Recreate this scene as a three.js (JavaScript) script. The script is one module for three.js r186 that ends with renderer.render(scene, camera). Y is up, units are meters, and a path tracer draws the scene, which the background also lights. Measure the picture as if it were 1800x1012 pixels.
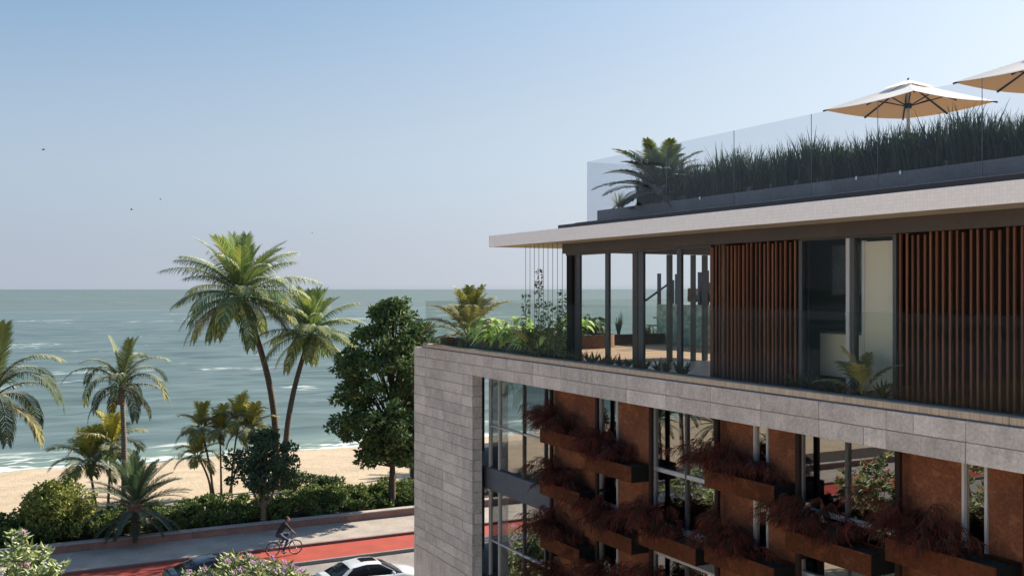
import * as THREE from 'three';
import { ConvexGeometry } from 'three/addons/geometries/ConvexGeometry.js';
import { MarchingCubes } from 'three/addons/objects/MarchingCubes.js';
import { mergeGeometries } from 'three/addons/utils/BufferGeometryUtils.js';

// ---------- camera, sky, sun, exposure ----------
// World: -z is towards the sea, +x runs along the beach, y = 0 is the cycle lane.
const YAW = 27.33 * Math.PI / 180, EYE = new THREE.Vector3(0, 12.6, 0);
const camera = new THREE.PerspectiveCamera(31.74, 1024 / 575, 0.3, 60000);
camera.position.copy(EYE);
camera.lookAt(EYE.x + Math.sin(YAW) * 100, EYE.y + 0.112, EYE.z - Math.cos(YAW) * 100);
const scene = new THREE.Scene();
const SUN = new THREE.Vector3(0.84, 0.53, -0.20).normalize();
const mixc = (a, b, t) => a.map((v, i) => v + (b[i] - v) * t);
const sstep = (a, b, x) => { const t = Math.min(1, Math.max(0, (x - a) / (b - a))); return t * t * (3 - 2 * t); };
const SKY = 0.455;
function skyTexture() {
  const W = 1024, H = 512, d = new Float32Array(W * H * 4);
  for (let j = 0; j < H; j++) for (let i = 0; i < W; i++) {
    const ph = ((i + 0.5) / W - 0.5) * 2 * Math.PI, th = ((j + 0.5) / H - 0.5) * Math.PI;
    const x = Math.cos(ph) * Math.cos(th), y = Math.sin(th), z = Math.sin(ph) * Math.cos(th);
    const el = Math.max(0, th) * 180 / Math.PI, ang = Math.acos(Math.min(1, x * SUN.x + y * SUN.y + z * SUN.z)) * 180 / Math.PI;
    let c = mixc([0.36, 0.41, 0.49], [0.365, 0.465, 0.57], sstep(0, 8, el));
    c = mixc(c, [0.085, 0.255, 0.50], sstep(4, 22, el));
    c = mixc(c, [0.07, 0.19, 0.43], sstep(22, 80, el));
    const g = Math.exp(-ang / 15) * 1.15 + Math.exp(-ang * ang / 2500) * 0.42;
    c = [c[0] + g * 0.98, c[1] + g * 0.92, c[2] + g * 0.82];
    const o = (j * W + i) * 4; d[o] = c[0] * SKY; d[o + 1] = c[1] * SKY; d[o + 2] = c[2] * SKY; d[o + 3] = 1;
  }
  const t = new THREE.DataTexture(d, W, H, THREE.RGBAFormat, THREE.FloatType);
  t.mapping = THREE.EquirectangularReflectionMapping; t.magFilter = t.minFilter = THREE.LinearFilter; t.wrapS = THREE.RepeatWrapping; t.needsUpdate = true;
  return t;
}
scene.background = scene.environment = skyTexture();
const sun = new THREE.DirectionalLight(new THREE.Color(1.0, 0.88, 0.72), 5);
sun.position.copy(SUN).multiplyScalar(150).add(new THREE.Vector3(15, 0, -40)); sun.target.position.set(15, 0, -40);
sun.castShadow = true; sun.shadow.mapSize.set(4096, 4096); sun.shadow.radius = 1.2;
Object.assign(sun.shadow.camera, { left: -90, right: 90, top: 70, bottom: -70, near: 1, far: 400 });
scene.add(sun, sun.target);
const renderer = new THREE.WebGLRenderer({ antialias: true });
renderer.setSize(1024, 575);
renderer.toneMapping = THREE.LinearToneMapping;
renderer.toneMappingExposure = 2.5;
renderer.shadowMap.enabled = true;

// ---------- helpers ----------
function rng(seed) { let a = seed >>> 0; return () => { a = (a + 0x6D2B79F5) | 0; let t = Math.imul(a ^ (a >>> 15), 1 | a); t = (t + Math.imul(t ^ (t >>> 7), 61 | t)) ^ t; return ((t ^ (t >>> 14)) >>> 0) / 4294967296; }; }
const V = (x, y, z) => new THREE.Vector3(x, y, z);
const lerp = (a, b, t) => a + (b - a) * t, rad = a => a * Math.PI / 180;
function hash2(x, y, s) { let h = Math.imul(x | 0, 374761393) ^ Math.imul(y | 0, 668265263) ^ Math.imul(s | 0, 1274126177); h = Math.imul(h ^ (h >>> 13), 1274126177); return ((h ^ (h >>> 16)) >>> 0) / 4294967296; }
function vnoise(x, y, s = 0, px = 0, py = 0) {             // value noise 0..1, periodic if px, py are given
  const xi = Math.floor(x), yi = Math.floor(y), fx = x - xi, fy = y - yi, u = fx * fx * (3 - 2 * fx), v = fy * fy * (3 - 2 * fy);
  const w = (n, p) => p ? ((n % p) + p) % p : n;
  const a = hash2(w(xi, px), w(yi, py), s), b = hash2(w(xi + 1, px), w(yi, py), s), c = hash2(w(xi, px), w(yi + 1, py), s), d = hash2(w(xi + 1, px), w(yi + 1, py), s);
  return lerp(lerp(a, b, u), lerp(c, d, u), v);
}
function fbm(x, y, s = 0, oct = 4, px = 0, py = 0) { let t = 0, a = 0.5, n = 0; for (let o = 0; o < oct; o++) { t += a * vnoise(x, y, s + o * 17, px, py); n += a; x *= 2; y *= 2; px *= 2; py *= 2; a *= 0.5; } return t / n; }
function tex(w, h, fn, srgb, rx = 1, ry = 1) {
  const d = new Uint8Array(w * h * 4);
  for (let j = 0; j < h; j++) for (let i = 0; i < w; i++) { let c = fn(i / w, j / h, i, j); if (typeof c === 'number') c = [c, c, c]; const o = (j * w + i) * 4; for (let k = 0; k < 3; k++) d[o + k] = Math.max(0, Math.min(255, c[k] * 255)); d[o + 3] = 255; }
  const t = new THREE.DataTexture(d, w, h); t.wrapS = t.wrapT = THREE.RepeatWrapping; t.magFilter = THREE.LinearFilter; t.minFilter = THREE.LinearMipmapLinearFilter; t.generateMipmaps = true;
  if (srgb) t.colorSpace = THREE.SRGBColorSpace;
  t.repeat.set(rx, ry); t.needsUpdate = true; return t;
}
const lin = (r, g, b) => new THREE.Color().setRGB(r, g, b);
function mat(c, o = {}) { return new THREE.MeshPhysicalMaterial({ color: Array.isArray(c) ? lin(...c) : c, roughness: 0.8, ...o }); }

// names are unique; a repeat takes a three-digit number
const taken = new Map();
function numbered(n) { const k = taken.get(n) || 0; taken.set(n, k + 1); return k ? n + '_' + String(k).padStart(3, '0') : n; }
function finish(o) { o.castShadow = o.receiveShadow = true; return o; }
function thing(name, label, category, pos = [0, 0, 0], turn = 0, group) {
  const o = new THREE.Group(); o.name = numbered(name); o.position.set(...pos); o.rotation.y = turn;
  o.userData = { label, category }; if (group) o.userData.group = group; scene.add(o); return o;
}
function single(name, geo, m, label, category, pos = [0, 0, 0], group, kind) {
  const o = finish(new THREE.Mesh(geo, m)); o.name = numbered(name); o.position.set(...pos);
  o.userData = { label, category }; if (group) o.userData.group = group; if (kind) o.userData.kind = kind; scene.add(o); return o;
}
function struct(name, geo, m, label, category) { const o = finish(new THREE.Mesh(geo, m)); o.name = numbered(name); o.userData = { kind: 'structure', label, category }; scene.add(o); return o; }
function part(parent, name, geo, m, pos = [0, 0, 0], rot) { const o = finish(new THREE.Mesh(geo, m)); o.name = name; o.position.set(...pos); if (rot) o.rotation.set(...rot); parent.add(o); return o; }
function sub(parent, name, pos = [0, 0, 0]) { const o = new THREE.Group(); o.name = name; o.position.set(...pos); parent.add(o); return o; }

// geometry: uv in metres from the dominant axis of the normal
function boxUV(g, ox = 0, oy = 0) {
  const p = g.attributes.position, n = g.attributes.normal, uv = new Float32Array(p.count * 2);
  for (let i = 0; i < p.count; i++) {
    const ax = Math.abs(n.getX(i)), ay = Math.abs(n.getY(i)), az = Math.abs(n.getZ(i));
    const [u, v] = ay > ax && ay > az ? [p.getX(i), p.getZ(i)] : ax > az ? [p.getZ(i), p.getY(i)] : [p.getX(i), p.getY(i)];
    uv[i * 2] = u + ox; uv[i * 2 + 1] = v + oy;
  }
  g.setAttribute('uv', new THREE.BufferAttribute(uv, 2)); return g;
}
let uvSeed = 0;
function box(w, h, d, x = 0, y = 0, z = 0) { const g = new THREE.BoxGeometry(w, h, d).toNonIndexed(); g.translate(x, y, z); uvSeed += 0.377; return boxUV(g, uvSeed % 3, (uvSeed * 1.7) % 3); }
function span(x0, x1, y0, y1, z0, z1) { return box(x1 - x0, y1 - y0, z1 - z0, (x0 + x1) / 2, (y0 + y1) / 2, (z0 + z1) / 2); }
function cham(w, h, d, b = 0.01, x = 0, y = 0, z = 0) {          // chamfered box, 44 triangles
  const pts = [], a = w / 2, e = h / 2, c = d / 2;
  for (const i of [-1, 1]) for (const j of [-1, 1]) for (const k of [-1, 1]) { pts.push(V(i * (a - b), j * (e - b), k * c), V(i * (a - b), j * e, k * (c - b)), V(i * a, j * (e - b), k * (c - b))); }
  const g = new ConvexGeometry(pts); g.translate(x, y, z); uvSeed += 0.377; return boxUV(g, uvSeed % 3, (uvSeed * 1.7) % 3);
}
const cspan = (x0, x1, y0, y1, z0, z1, b = 0.01) => cham(x1 - x0, y1 - y0, z1 - z0, b, (x0 + x1) / 2, (y0 + y1) / 2, (z0 + z1) / 2);
const merge = a => mergeGeometries(a.map(g => { const h = g.index ? g.toNonIndexed() : g; for (const k of Object.keys(h.attributes)) if (!['position', 'normal', 'uv'].includes(k)) h.deleteAttribute(k); return h; }), false);
function cyl(r0, r1, h, n = 12, x = 0, y = 0, z = 0) { const g = new THREE.CylinderGeometry(r1, r0, h, n); g.translate(x, y + h / 2, z); return g; }
function bar(a, b, r, n = 8, r2 = r) {                            // round bar between two points
  const A = V(...a), B = V(...b), L = A.distanceTo(B), g = new THREE.CylinderGeometry(r2, r, L, n);
  g.translate(0, L / 2, 0); g.applyQuaternion(new THREE.Quaternion().setFromUnitVectors(V(0, 1, 0), B.clone().sub(A).normalize())); g.translate(A.x, A.y, A.z); return g;
}
function sqbar(a, b, w, h = w) {                                   // square bar between two points
  const A = V(...a), B = V(...b), L = A.distanceTo(B), g = new THREE.BoxGeometry(w, h, L).toNonIndexed();
  const m = new THREE.Matrix4().lookAt(A, B, Math.abs(B.y - A.y) > 0.99 * L ? V(1, 0, 0) : V(0, 1, 0)); g.applyMatrix4(m); g.translate((A.x + B.x) / 2, (A.y + B.y) / 2, (A.z + B.z) / 2); return boxUV(g);
}
class Geo {                                                       // free triangles with colours
  constructor() { this.p = []; this.c = []; this.i = []; this.uv = []; }
  v(x, y, z, c = [1, 1, 1], u = 0, w = 0) { this.p.push(x, y, z); this.c.push(c[0], c[1], c[2]); this.uv.push(u, w); return this.p.length / 3 - 1; }
  tri(a, b, c) { this.i.push(a, b, c); }
  quad(a, b, c, d) { this.i.push(a, b, c, a, c, d); }
  leaf(P, D, S, L, W, c, bend = 0.15) {                           // P base, D direction, S side; folded pointed leaf
    const N = V().crossVectors(D, S), m = 0.45, k = L * bend;
    const a = this.v(P.x, P.y, P.z, c), t = this.v(P.x + D.x * L - N.x * k, P.y + D.y * L - N.y * k, P.z + D.z * L - N.z * k, c);
    const l = this.v(P.x + D.x * L * m + S.x * W + N.x * W * 0.3, P.y + D.y * L * m + S.y * W + N.y * W * 0.3, P.z + D.z * L * m + S.z * W + N.z * W * 0.3, c);
    const r = this.v(P.x + D.x * L * m - S.x * W + N.x * W * 0.3, P.y + D.y * L * m - S.y * W + N.y * W * 0.3, P.z + D.z * L * m - S.z * W + N.z * W * 0.3, c);
    this.tri(a, t, l); this.tri(a, r, t);
  }
  blade(pts, w, c) {                                              // strip along points, widths w[i], side vector from the first turn
    let last = null; const up = V(0, 1, 0);
    for (let i = 0; i < pts.length; i++) {
      const d = (pts[Math.min(i + 1, pts.length - 1)].clone().sub(pts[Math.max(i - 1, 0)])).normalize(), s = V().crossVectors(d, this.side || up);
      if (s.lengthSq() < 1e-6) s.set(1, 0, 0); s.normalize().multiplyScalar(w[i] / 2);
      const q = pts[i], a = this.v(q.x - s.x, q.y - s.y, q.z - s.z, c), b = this.v(q.x + s.x, q.y + s.y, q.z + s.z, c);
      if (last) this.quad(last[0], last[1], b, a); last = [a, b];
    }
  }
  tube(pts, r, n = 7, c = [1, 1, 1]) {                            // tapered tube
    let prev = null, ref = V(1, 0, 0.3), len = 0;
    for (let i = 0; i < pts.length; i++) {
      const d = pts[Math.min(i + 1, pts.length - 1)].clone().sub(pts[Math.max(i - 1, 0)]).normalize();
      const s = V().crossVectors(d, ref).normalize(), t = V().crossVectors(d, s), ring = [];
      if (i) len += pts[i].distanceTo(pts[i - 1]);
      for (let k = 0; k <= n; k++) { const a = k / n * 2 * Math.PI, x = Math.cos(a) * r[i], y = Math.sin(a) * r[i]; ring.push(this.v(pts[i].x + s.x * x + t.x * y, pts[i].y + s.y * x + t.y * y, pts[i].z + s.z * x + t.z * y, c, k / n, len)); }
      if (prev) for (let k = 0; k < n; k++) this.quad(prev[k], ring[k], ring[k + 1], prev[k + 1]);
      prev = ring;
    }
  }
  build(smoothByHand) {
    const g = new THREE.BufferGeometry(); g.setAttribute('position', new THREE.Float32BufferAttribute(this.p, 3)); g.setAttribute('color', new THREE.Float32BufferAttribute(this.c, 3)); g.setAttribute('uv', new THREE.Float32BufferAttribute(this.uv, 2));
    g.setIndex(this.i); g.computeVertexNormals(); return g;
  }
}
function rdir(R) { const z = R() * 2 - 1, a = R() * 6.2832, s = Math.sqrt(1 - z * z); return V(s * Math.cos(a), z, s * Math.sin(a)); }
const vary = (c, R, a = 0.25) => { const k = 1 + (R() - 0.5) * 2 * a, h = (R() - 0.5) * a * 0.6; return [c[0] * (k + h), c[1] * k, c[2] * (k - h)]; };

// ---------- materials ----------
const T = {};
T.stone = tex(512, 512, (u, v) => { const m = fbm(u * 5, v * 5, 3, 5, 5, 5), f = fbm(u * 60, v * 60, 9, 3, 60, 60), s = fbm(u * 26, v * 3, 15, 3, 26, 3); return [1, 0.985, 0.97].map(k => k * (0.60 + 0.22 * m + 0.20 * f + 0.10 * s)); }, true, 0.55, 0.55);
T.stoneB = tex(512, 512, (u, v) => 0.35 * fbm(u * 60, v * 60, 9, 3, 60, 60) + 0.35 * fbm(u * 12, v * 12, 4, 4, 12, 12) + 0.3 * fbm(u * 40, v * 5, 15, 3, 40, 5), false, 0.55, 0.55);
T.rust = tex(512, 512, (u, v) => { const m = fbm(u * 4, v * 4, 21, 5, 4, 4), f = fbm(u * 70, v * 70, 25, 3, 70, 70), sp = Math.max(0, fbm(u * 14, v * 22, 29, 3, 14, 22) - 0.58) * 2.2; return [0.62 + 0.3 * m + 0.3 * f - 0.1 + sp * 0.3, 0.56 + 0.3 * m + 0.3 * f - 0.08 + sp * 0.4, 0.5 + 0.34 * m + 0.3 * f - 0.08 + sp * 0.42]; }, true, 0.5, 0.5);
T.rustB = tex(512, 512, (u, v) => 0.6 * fbm(u * 70, v * 70, 25, 3, 70, 70) + 0.4 * fbm(u * 16, v * 16, 27, 4, 16, 16), false, 0.5, 0.5);
T.grain = tex(512, 512, (u, v) => 0.72 + 0.16 * fbm(u * 90, v * 90, 41, 3, 90, 90) + 0.18 * fbm(u * 6, v * 6, 43, 4, 6, 6) - 0.04, true, 0.25, 0.25);
T.grainB = tex(512, 512, (u, v) => fbm(u * 110, v * 110, 41, 3, 110, 110), false, 0.5, 0.5);
T.sand = tex(1024, 1024, (u, v) => { const m = fbm(u * 9, v * 9, 51, 5, 9, 9), f = fbm(u * 120, v * 120, 55, 3, 120, 120), k = 0.70 + 0.16 * m + 0.16 * f; return [k, k * 0.985, k * 0.955]; }, true, 1 / 14, 1 / 14);
T.sandB = tex(1024, 1024, (u, v) => 0.55 * fbm(u * 44, v * 44, 57, 4, 44, 44) + 0.45 * fbm(u * 150, v * 150, 59, 2, 150, 150), false, 1 / 14, 1 / 14);
T.mosaic = tex(512, 512, (u, v) => { const n = 16, x = u * n, y = v * n, fx = x - Math.floor(x), fy = y - Math.floor(y), e = Math.min(fx, 1 - fx, fy, 1 - fy), h = hash2(Math.floor(x), Math.floor(y), 61); return e < 0.06 ? [0.875, 0.865, 0.86] : [0.92 + 0.03 * h, 0.91 + 0.03 * h, 0.905 + 0.03 * h]; }, true, 1.1, 1.1);
T.mosaicB = tex(512, 512, (u, v) => { const n = 16, x = u * n, y = v * n, fx = x - Math.floor(x), fy = y - Math.floor(y), e = Math.min(fx, 1 - fx, fy, 1 - fy); return e < 0.06 ? 0 : 1; }, false, 1.1, 1.1);
T.wood = tex(512, 512, (u, v) => { const w = fbm(u * 40 + 2 * fbm(u * 4, v * 3, 73, 3, 4, 3), v * 3, 71, 4, 0, 3), f = fbm(u * 90, v * 8, 77, 2, 90, 8), k = 0.55 + 0.3 * w + 0.2 * f; return [k, k * 0.95, k * 0.9]; }, true, 2, 0.5);
T.deck = tex(512, 512, (u, v) => { const n = 8, y = v * n, b = Math.floor(y), fy = y - b, k = 0.72 + 0.2 * hash2(b, 3, 81) + 0.12 * (fbm(u * 6, v * 90, 83, 3, 6, 90) - 0.5); return fy < 0.05 ? [0.25, 0.22, 0.2] : [k, k, k]; }, true, 0.9, 0.9);
T.marble = tex(512, 512, (u, v) => { const m = fbm(u * 8 + 3 * fbm(u * 3, v * 3, 91, 3, 3, 3), v * 8, 93, 5, 0, 8), s = Math.pow(1 - Math.abs(2 * fbm(u * 5, v * 5, 95, 4, 5, 5) - 1), 8); return [0.5 + 0.4 * m + 0.2 * s, 0.56 + 0.38 * m + 0.2 * s, 0.5 + 0.38 * m + 0.2 * s]; }, true, 0.8, 0.8);
T.bark = tex(256, 512, (u, v) => { const r = 0.5 + 0.5 * Math.sin(v * 2 * Math.PI * 8 + 2 * fbm(u * 4, v * 8, 101, 3, 4, 8)); return 0.55 + 0.22 * r + 0.28 * fbm(u * 12, v * 24, 103, 3, 12, 24) - 0.1; }, true, 1, 1);
T.barkB = tex(256, 512, (u, v) => 0.6 * (0.5 + 0.5 * Math.sin(v * 2 * Math.PI * 8 + 2 * fbm(u * 4, v * 8, 101, 3, 4, 8))) + 0.4 * fbm(u * 12, v * 24, 103, 3, 12, 24), false, 1, 1);
const M = {
  stone: [[0.66, 0.605, 0.575], [0.61, 0.56, 0.535], [0.71, 0.65, 0.62]].map(c => mat(c, { map: T.stone, bumpMap: T.stoneB, bumpScale: 0.006, roughness: 0.85 })),
  mortar: mat([0.16, 0.15, 0.145], { roughness: 0.95, map: T.grain }),
  coping: mat([0.66, 0.58, 0.48], { map: T.wood, roughness: 0.7 }),
  shadowGap: mat([0.05, 0.06, 0.10], { roughness: 0.6 }),
  rust: mat([0.225, 0.080, 0.034], { map: T.rust, bumpMap: T.rustB, bumpScale: 0.006, roughness: 0.9 }),
  corten: mat([0.12, 0.042, 0.018], { map: T.rust, roughness: 0.9, specularIntensity: 0.3 }),
  black: mat([0.010, 0.0095, 0.0095], { roughness: 0.8, specularIntensity: 0.4 }),
  bronze: mat([0.062, 0.045, 0.036], { roughness: 0.45, map: T.grain }),
  alu: mat([0.40, 0.39, 0.385], { roughness: 0.45, metalness: 0.2 }),
  aluDark: mat([0.055, 0.06, 0.068], { roughness: 0.4, metalness: 0.2 }),
  fascia: mat([0.97, 0.93, 0.90], { map: T.mosaic, bumpMap: T.mosaicB, bumpScale: 0.0006, roughness: 0.55 }),
  soffit: mat([0.62, 0.52, 0.40], { roughness: 0.8, map: T.grain }),
  flashing: mat([0.03, 0.025, 0.028], { roughness: 0.5 }),
  slat: [[0.20, 0.078, 0.038], [0.165, 0.062, 0.031], [0.14, 0.056, 0.030], [0.24, 0.10, 0.05]].map(c => mat(c, { map: T.wood, roughness: 0.6 })),
  backing: mat([0.012, 0.008, 0.006], { roughness: 0.9, specularIntensity: 0.3 }),
  deck: mat([0.46, 0.27, 0.13], { map: T.deck, roughness: 0.7 }),
  floor: mat([0.5, 0.48, 0.45], { roughness: 0.35, map: T.grain }),
  white: mat([0.72, 0.70, 0.66], { roughness: 0.8 }),
  cream: mat([0.80, 0.66, 0.49], { roughness: 0.7 }),
  dark: mat([0.03, 0.032, 0.036], { roughness: 0.5 }),
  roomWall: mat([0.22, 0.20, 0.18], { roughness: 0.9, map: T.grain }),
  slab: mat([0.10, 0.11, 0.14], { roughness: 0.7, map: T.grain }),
  marble: mat([0.68, 0.68, 0.56], { map: T.marble, roughness: 0.4 }),
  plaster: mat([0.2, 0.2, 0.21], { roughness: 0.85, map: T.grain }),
  planterGrey: mat([0.17, 0.18, 0.20], { roughness: 0.8, map: T.grain }),
  planterDark: mat([0.05, 0.042, 0.036], { roughness: 0.7, map: T.grain }),
  soil: mat([0.05, 0.035, 0.025], { roughness: 1, map: T.grain }),
  roofGlass: mat([0.90, 0.91, 0.93], { transmission: 1, thickness: 0, roughness: 0, ior: 1.5, specularIntensity: 0.45 }),
  railGlass: mat([0.93, 0.94, 0.925], { transmission: 1, thickness: 0, roughness: 0, ior: 1.5, specularIntensity: 0.16 }),
  clearGlass: mat([0.95, 0.965, 0.965], { transmission: 1, thickness: 0, roughness: 0, ior: 1.5, specularIntensity: 0.2 }),
  coatGlass: mat([0.60, 0.62, 0.62], { transmission: 1, thickness: 0, roughness: 0.0, ior: 2.9 }),
  kitchenGlass: mat([0.86, 0.90, 0.92], { transmission: 1, thickness: 0, roughness: 0, ior: 1.5, specularIntensity: 0.22 }),
  steel: mat([0.55, 0.56, 0.57], { metalness: 0.9, roughness: 0.25 }),
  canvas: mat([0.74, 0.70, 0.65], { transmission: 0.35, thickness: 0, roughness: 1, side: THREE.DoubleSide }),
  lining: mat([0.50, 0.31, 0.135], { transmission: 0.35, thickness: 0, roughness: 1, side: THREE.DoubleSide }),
  post: mat([0.022, 0.012, 0.010], { roughness: 0.8, specularIntensity: 0.4 }),
  sand: mat([0.52, 0.43, 0.32], { map: T.sand, bumpMap: T.sandB, bumpScale: 0.05, roughness: 0.95 }),
  gravel: mat([0.74, 0.61, 0.46], { map: T.sand, bumpMap: T.grainB, bumpScale: 0.01, roughness: 0.95 }),
  walk: mat([0.41, 0.36, 0.315], { map: T.grain, bumpMap: T.grainB, bumpScale: 0.003, roughness: 0.9 }),
  lane: mat([0.39, 0.050, 0.027], { map: T.grain, bumpMap: T.grainB, bumpScale: 0.003, roughness: 0.85 }),
  road: mat([0.29, 0.26, 0.24], { map: T.grain, bumpMap: T.grainB, bumpScale: 0.004, roughness: 0.9 }),
  kerb: mat([0.27, 0.25, 0.24], { map: T.grain, roughness: 0.85 }),
  kerbRed: mat([0.22, 0.12, 0.11], { map: T.grain, roughness: 0.85 }),
  wallRed: mat([0.36, 0.19, 0.16], { map: T.stone, bumpMap: T.stoneB, bumpScale: 0.006, roughness: 0.85 }),
  wallCap: mat([0.42, 0.39, 0.37], { map: T.stone, roughness: 0.85 }),
  leaf: mat([1, 1, 1], { vertexColors: true, transmission: 0.38, thickness: 0, roughness: 0.95, side: THREE.DoubleSide }),
  leafDull: mat([1, 1, 1], { vertexColors: true, transmission: 0.28, thickness: 0, roughness: 0.95, specularIntensity: 0.5, side: THREE.DoubleSide }),
  petal: mat([1, 1, 1], { vertexColors: true, transmission: 0.35, thickness: 0, roughness: 0.95, side: THREE.DoubleSide }),
  palmBark: mat([0.20, 0.155, 0.12], { map: T.bark, bumpMap: T.barkB, bumpScale: 0.02, roughness: 0.95 }),
  palmBarkGrey: mat([0.30, 0.265, 0.23], { map: T.bark, bumpMap: T.barkB, bumpScale: 0.02, roughness: 0.95 }),
  bark: mat([0.11, 0.08, 0.055], { map: T.bark, roughness: 0.95 }),
  barkPale: mat([0.30, 0.23, 0.17], { map: T.bark, roughness: 0.95 }),
};

// ---------- the ground, road, beach and sea ----------
const SEA_Y = -0.8;
function sandHeight(x, z) {
  const base = z > -57 ? 0.32 : z > -83 ? lerp(0.32, SEA_Y, (-57 - z) / 26) : SEA_Y - (-83 - z) * 0.05;
  const far = sstep(-60, -72, z);
  return base + far * 0.34 * (fbm(x / 17 + 3, z / 11, 201, 3) - 0.5) + 0.10 * (fbm(x / 2.6, z / 2.2, 205, 3) - 0.5) * sstep(-57, -60, z);
}
function gridGeo(x0, x1, nx, z0, z1, nz, fy, fc, zpow = 1) {
  const g = new Geo();
  for (let j = 0; j <= nz; j++) for (let i = 0; i <= nx; i++) { const x = lerp(x0, x1, i / nx), z = lerp(z0, z1, Math.pow(j / nz, zpow)), y = fy(x, z); g.v(x, y, z, fc ? fc(x, z) : [1, 1, 1], x, -z); }
  for (let j = 0; j < nz; j++) for (let i = 0; i < nx; i++) { const a = j * (nx + 1) + i; g.quad(a, a + 1, a + nx + 2, a + nx + 1); }
  return g.build();
}
const flat = (x0, x1, y, z0, z1, th = 0.3) => span(x0, x1, y - th, y, Math.min(z0, z1), Math.max(z0, z1));
struct('ground', flat(-400, 500, -0.17, 160, -46, 0.5), M.gravel, 'sandy ground around the building', 'ground');
struct('road', flat(-300, 400, -0.15, -36.4, -45.89, 0.012), M.road, 'pale asphalt road where the cars drive', 'road');
struct('kerb', span(-300, 400, -0.3, 0.012, -46.05, -45.9), M.kerb, 'grey stone kerb between the road and the red lane', 'kerb');
struct('cycle_lane', flat(-300, 400, 0, -46.05, -48.60), M.lane, 'red surfaced cycle lane', 'lane');
struct('kerb', span(-300, 400, -0.3, 0.125, -48.78, -48.60), M.kerbRed, 'dark kerb between the red lane and the pavement', 'kerb');
struct('pavement', flat(-300, 400, 0.12, -48.78, -52.3), M.walk, 'beige seafront pavement', 'pavement');
struct('planting_strip', flat(-300, 400, 0.3, -52.7, -57.2, 0.6), M.soil, 'soil strip under the seafront hedge', 'soil');
{
  const w = thing('seafront_wall', 'low reddish stone wall with pale cap along the seafront pavement', 'wall', [15, 0, -52.5]);
  for (let k = 0; k < 30; k++) { const x0 = -50 + k * 4; part(w, 'wall_section', cspan(x0 + 0.004, x0 + 3.996, -0.2, 0.46, -0.19, 0.2, 0.008), M.wallRed); part(w, 'cap_stone', cspan(x0 + 0.006, x0 + 3.994, 0.462, 0.53, -0.24, 0.25, 0.012), M.wallCap); }
}
struct('beach', gridGeo(-140, 200, 340, -57, -110, 90, sandHeight), M.sand, 'pale golden sand beach', 'beach');

function wave(x, z) {
  const d = -z, amp = 0.92 * sstep(82, 100, d) + 0.08;
  const w = Math.sin((z + 3.2 * fbm(x / 30, z / 24, 301, 2) * 6) * 0.55 + x * 0.06) * 0.16 + Math.sin((z * 0.86 + x * 0.22) * 0.9 + 5 * fbm(x / 14, z / 12, 307, 2)) * 0.10;
  return amp * (w + 0.34 * (fbm(x / 5.5, z / 2.6, 311, 4) - 0.5) + 0.5 * (fbm(x / 19, z / 8, 317, 3) - 0.5));
}
function foamAt(x, z) {                                           // white water, as matter with an outline: 0..1
  const depth = SEA_Y - sandHeight(x, z);
  let f = 0;
  if (depth < 1.6) {
    const lace = Math.abs(2 * fbm(x / 2.2 + 2 * fbm(x / 5, z / 4, 331, 2), z / 1.3, 333, 4) - 1);
    f = Math.max(f, sstep(0.13, 0.05, lace) * sstep(0.55, 0.05, depth) * sstep(0.38, 0.58, fbm(x / 9, z / 4, 337, 2)));
    f = Math.max(f, sstep(0.07, 0.015, Math.abs(depth - 0.04)) * sstep(0.42, 0.6, fbm(x / 2.2, z / 1.1, 341, 4)));
    f = Math.max(f, 0.7 * sstep(0.07, 0.015, Math.abs(depth - 0.42 - 0.2 * (fbm(x / 6, z / 9, 347, 2) - 0.5))) * sstep(0.45, 0.62, fbm(x / 3.5, z / 2, 343, 3)));
  }
  const s = -z, sc = 1 + s * 0.006, band = fbm(x / (7 * sc), z / (2.2 * sc), 351, 3), rag = fbm(x / 1.6, z / 0.5, 353, 4), group = fbm(x / 45, z / 22, 357, 2);
  f = Math.max(f, sstep(0.755, 0.86, band + 0.36 * (rag - 0.5) + 0.22 * (group - 0.5)) * sstep(0.42, 0.62, rag) * 0.6);
  return f;
}
function seaMap(x0, x1, z0, z1, w, h) {
  return tex(w, h, (u, v) => {
    const x = lerp(x0, x1, u), z = lerp(z0, z1, v), f = foamAt(x, z), depth = SEA_Y - sandHeight(x, z);
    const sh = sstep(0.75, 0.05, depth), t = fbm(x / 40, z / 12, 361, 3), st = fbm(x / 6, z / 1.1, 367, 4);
    let c = mixc([0.30, 0.36, 0.35], [0.36, 0.42, 0.405], t);
    c = c.map(q => q * (0.80 + 0.40 * st));
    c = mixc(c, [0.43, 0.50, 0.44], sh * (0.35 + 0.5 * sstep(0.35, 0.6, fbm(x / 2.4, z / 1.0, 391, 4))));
    return mixc(c, [0.86, 0.86, 0.84], f);
  }, true);
}
function seaMesh(name, x0, x1, nx, z0, z1, nz, w, h, label, fy) {
  const g = gridGeo(x0, x1, nx, z0, z1, nz, fy), uv = g.attributes.uv, p = g.attributes.position;
  for (let i = 0; i < p.count; i++) uv.setXY(i, (p.getX(i) - x0) / (x1 - x0), (p.getZ(i) - z0) / (z1 - z0));
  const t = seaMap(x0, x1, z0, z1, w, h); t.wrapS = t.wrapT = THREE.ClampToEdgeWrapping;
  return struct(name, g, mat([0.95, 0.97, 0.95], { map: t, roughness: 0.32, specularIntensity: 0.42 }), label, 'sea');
}
seaMesh('sea', -60, 140, 330, -74, -170, 240, 2048, 1536, 'green-blue sea with small breaking waves near the beach', (x, z) => SEA_Y + wave(x, z) * 1.0);
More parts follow.
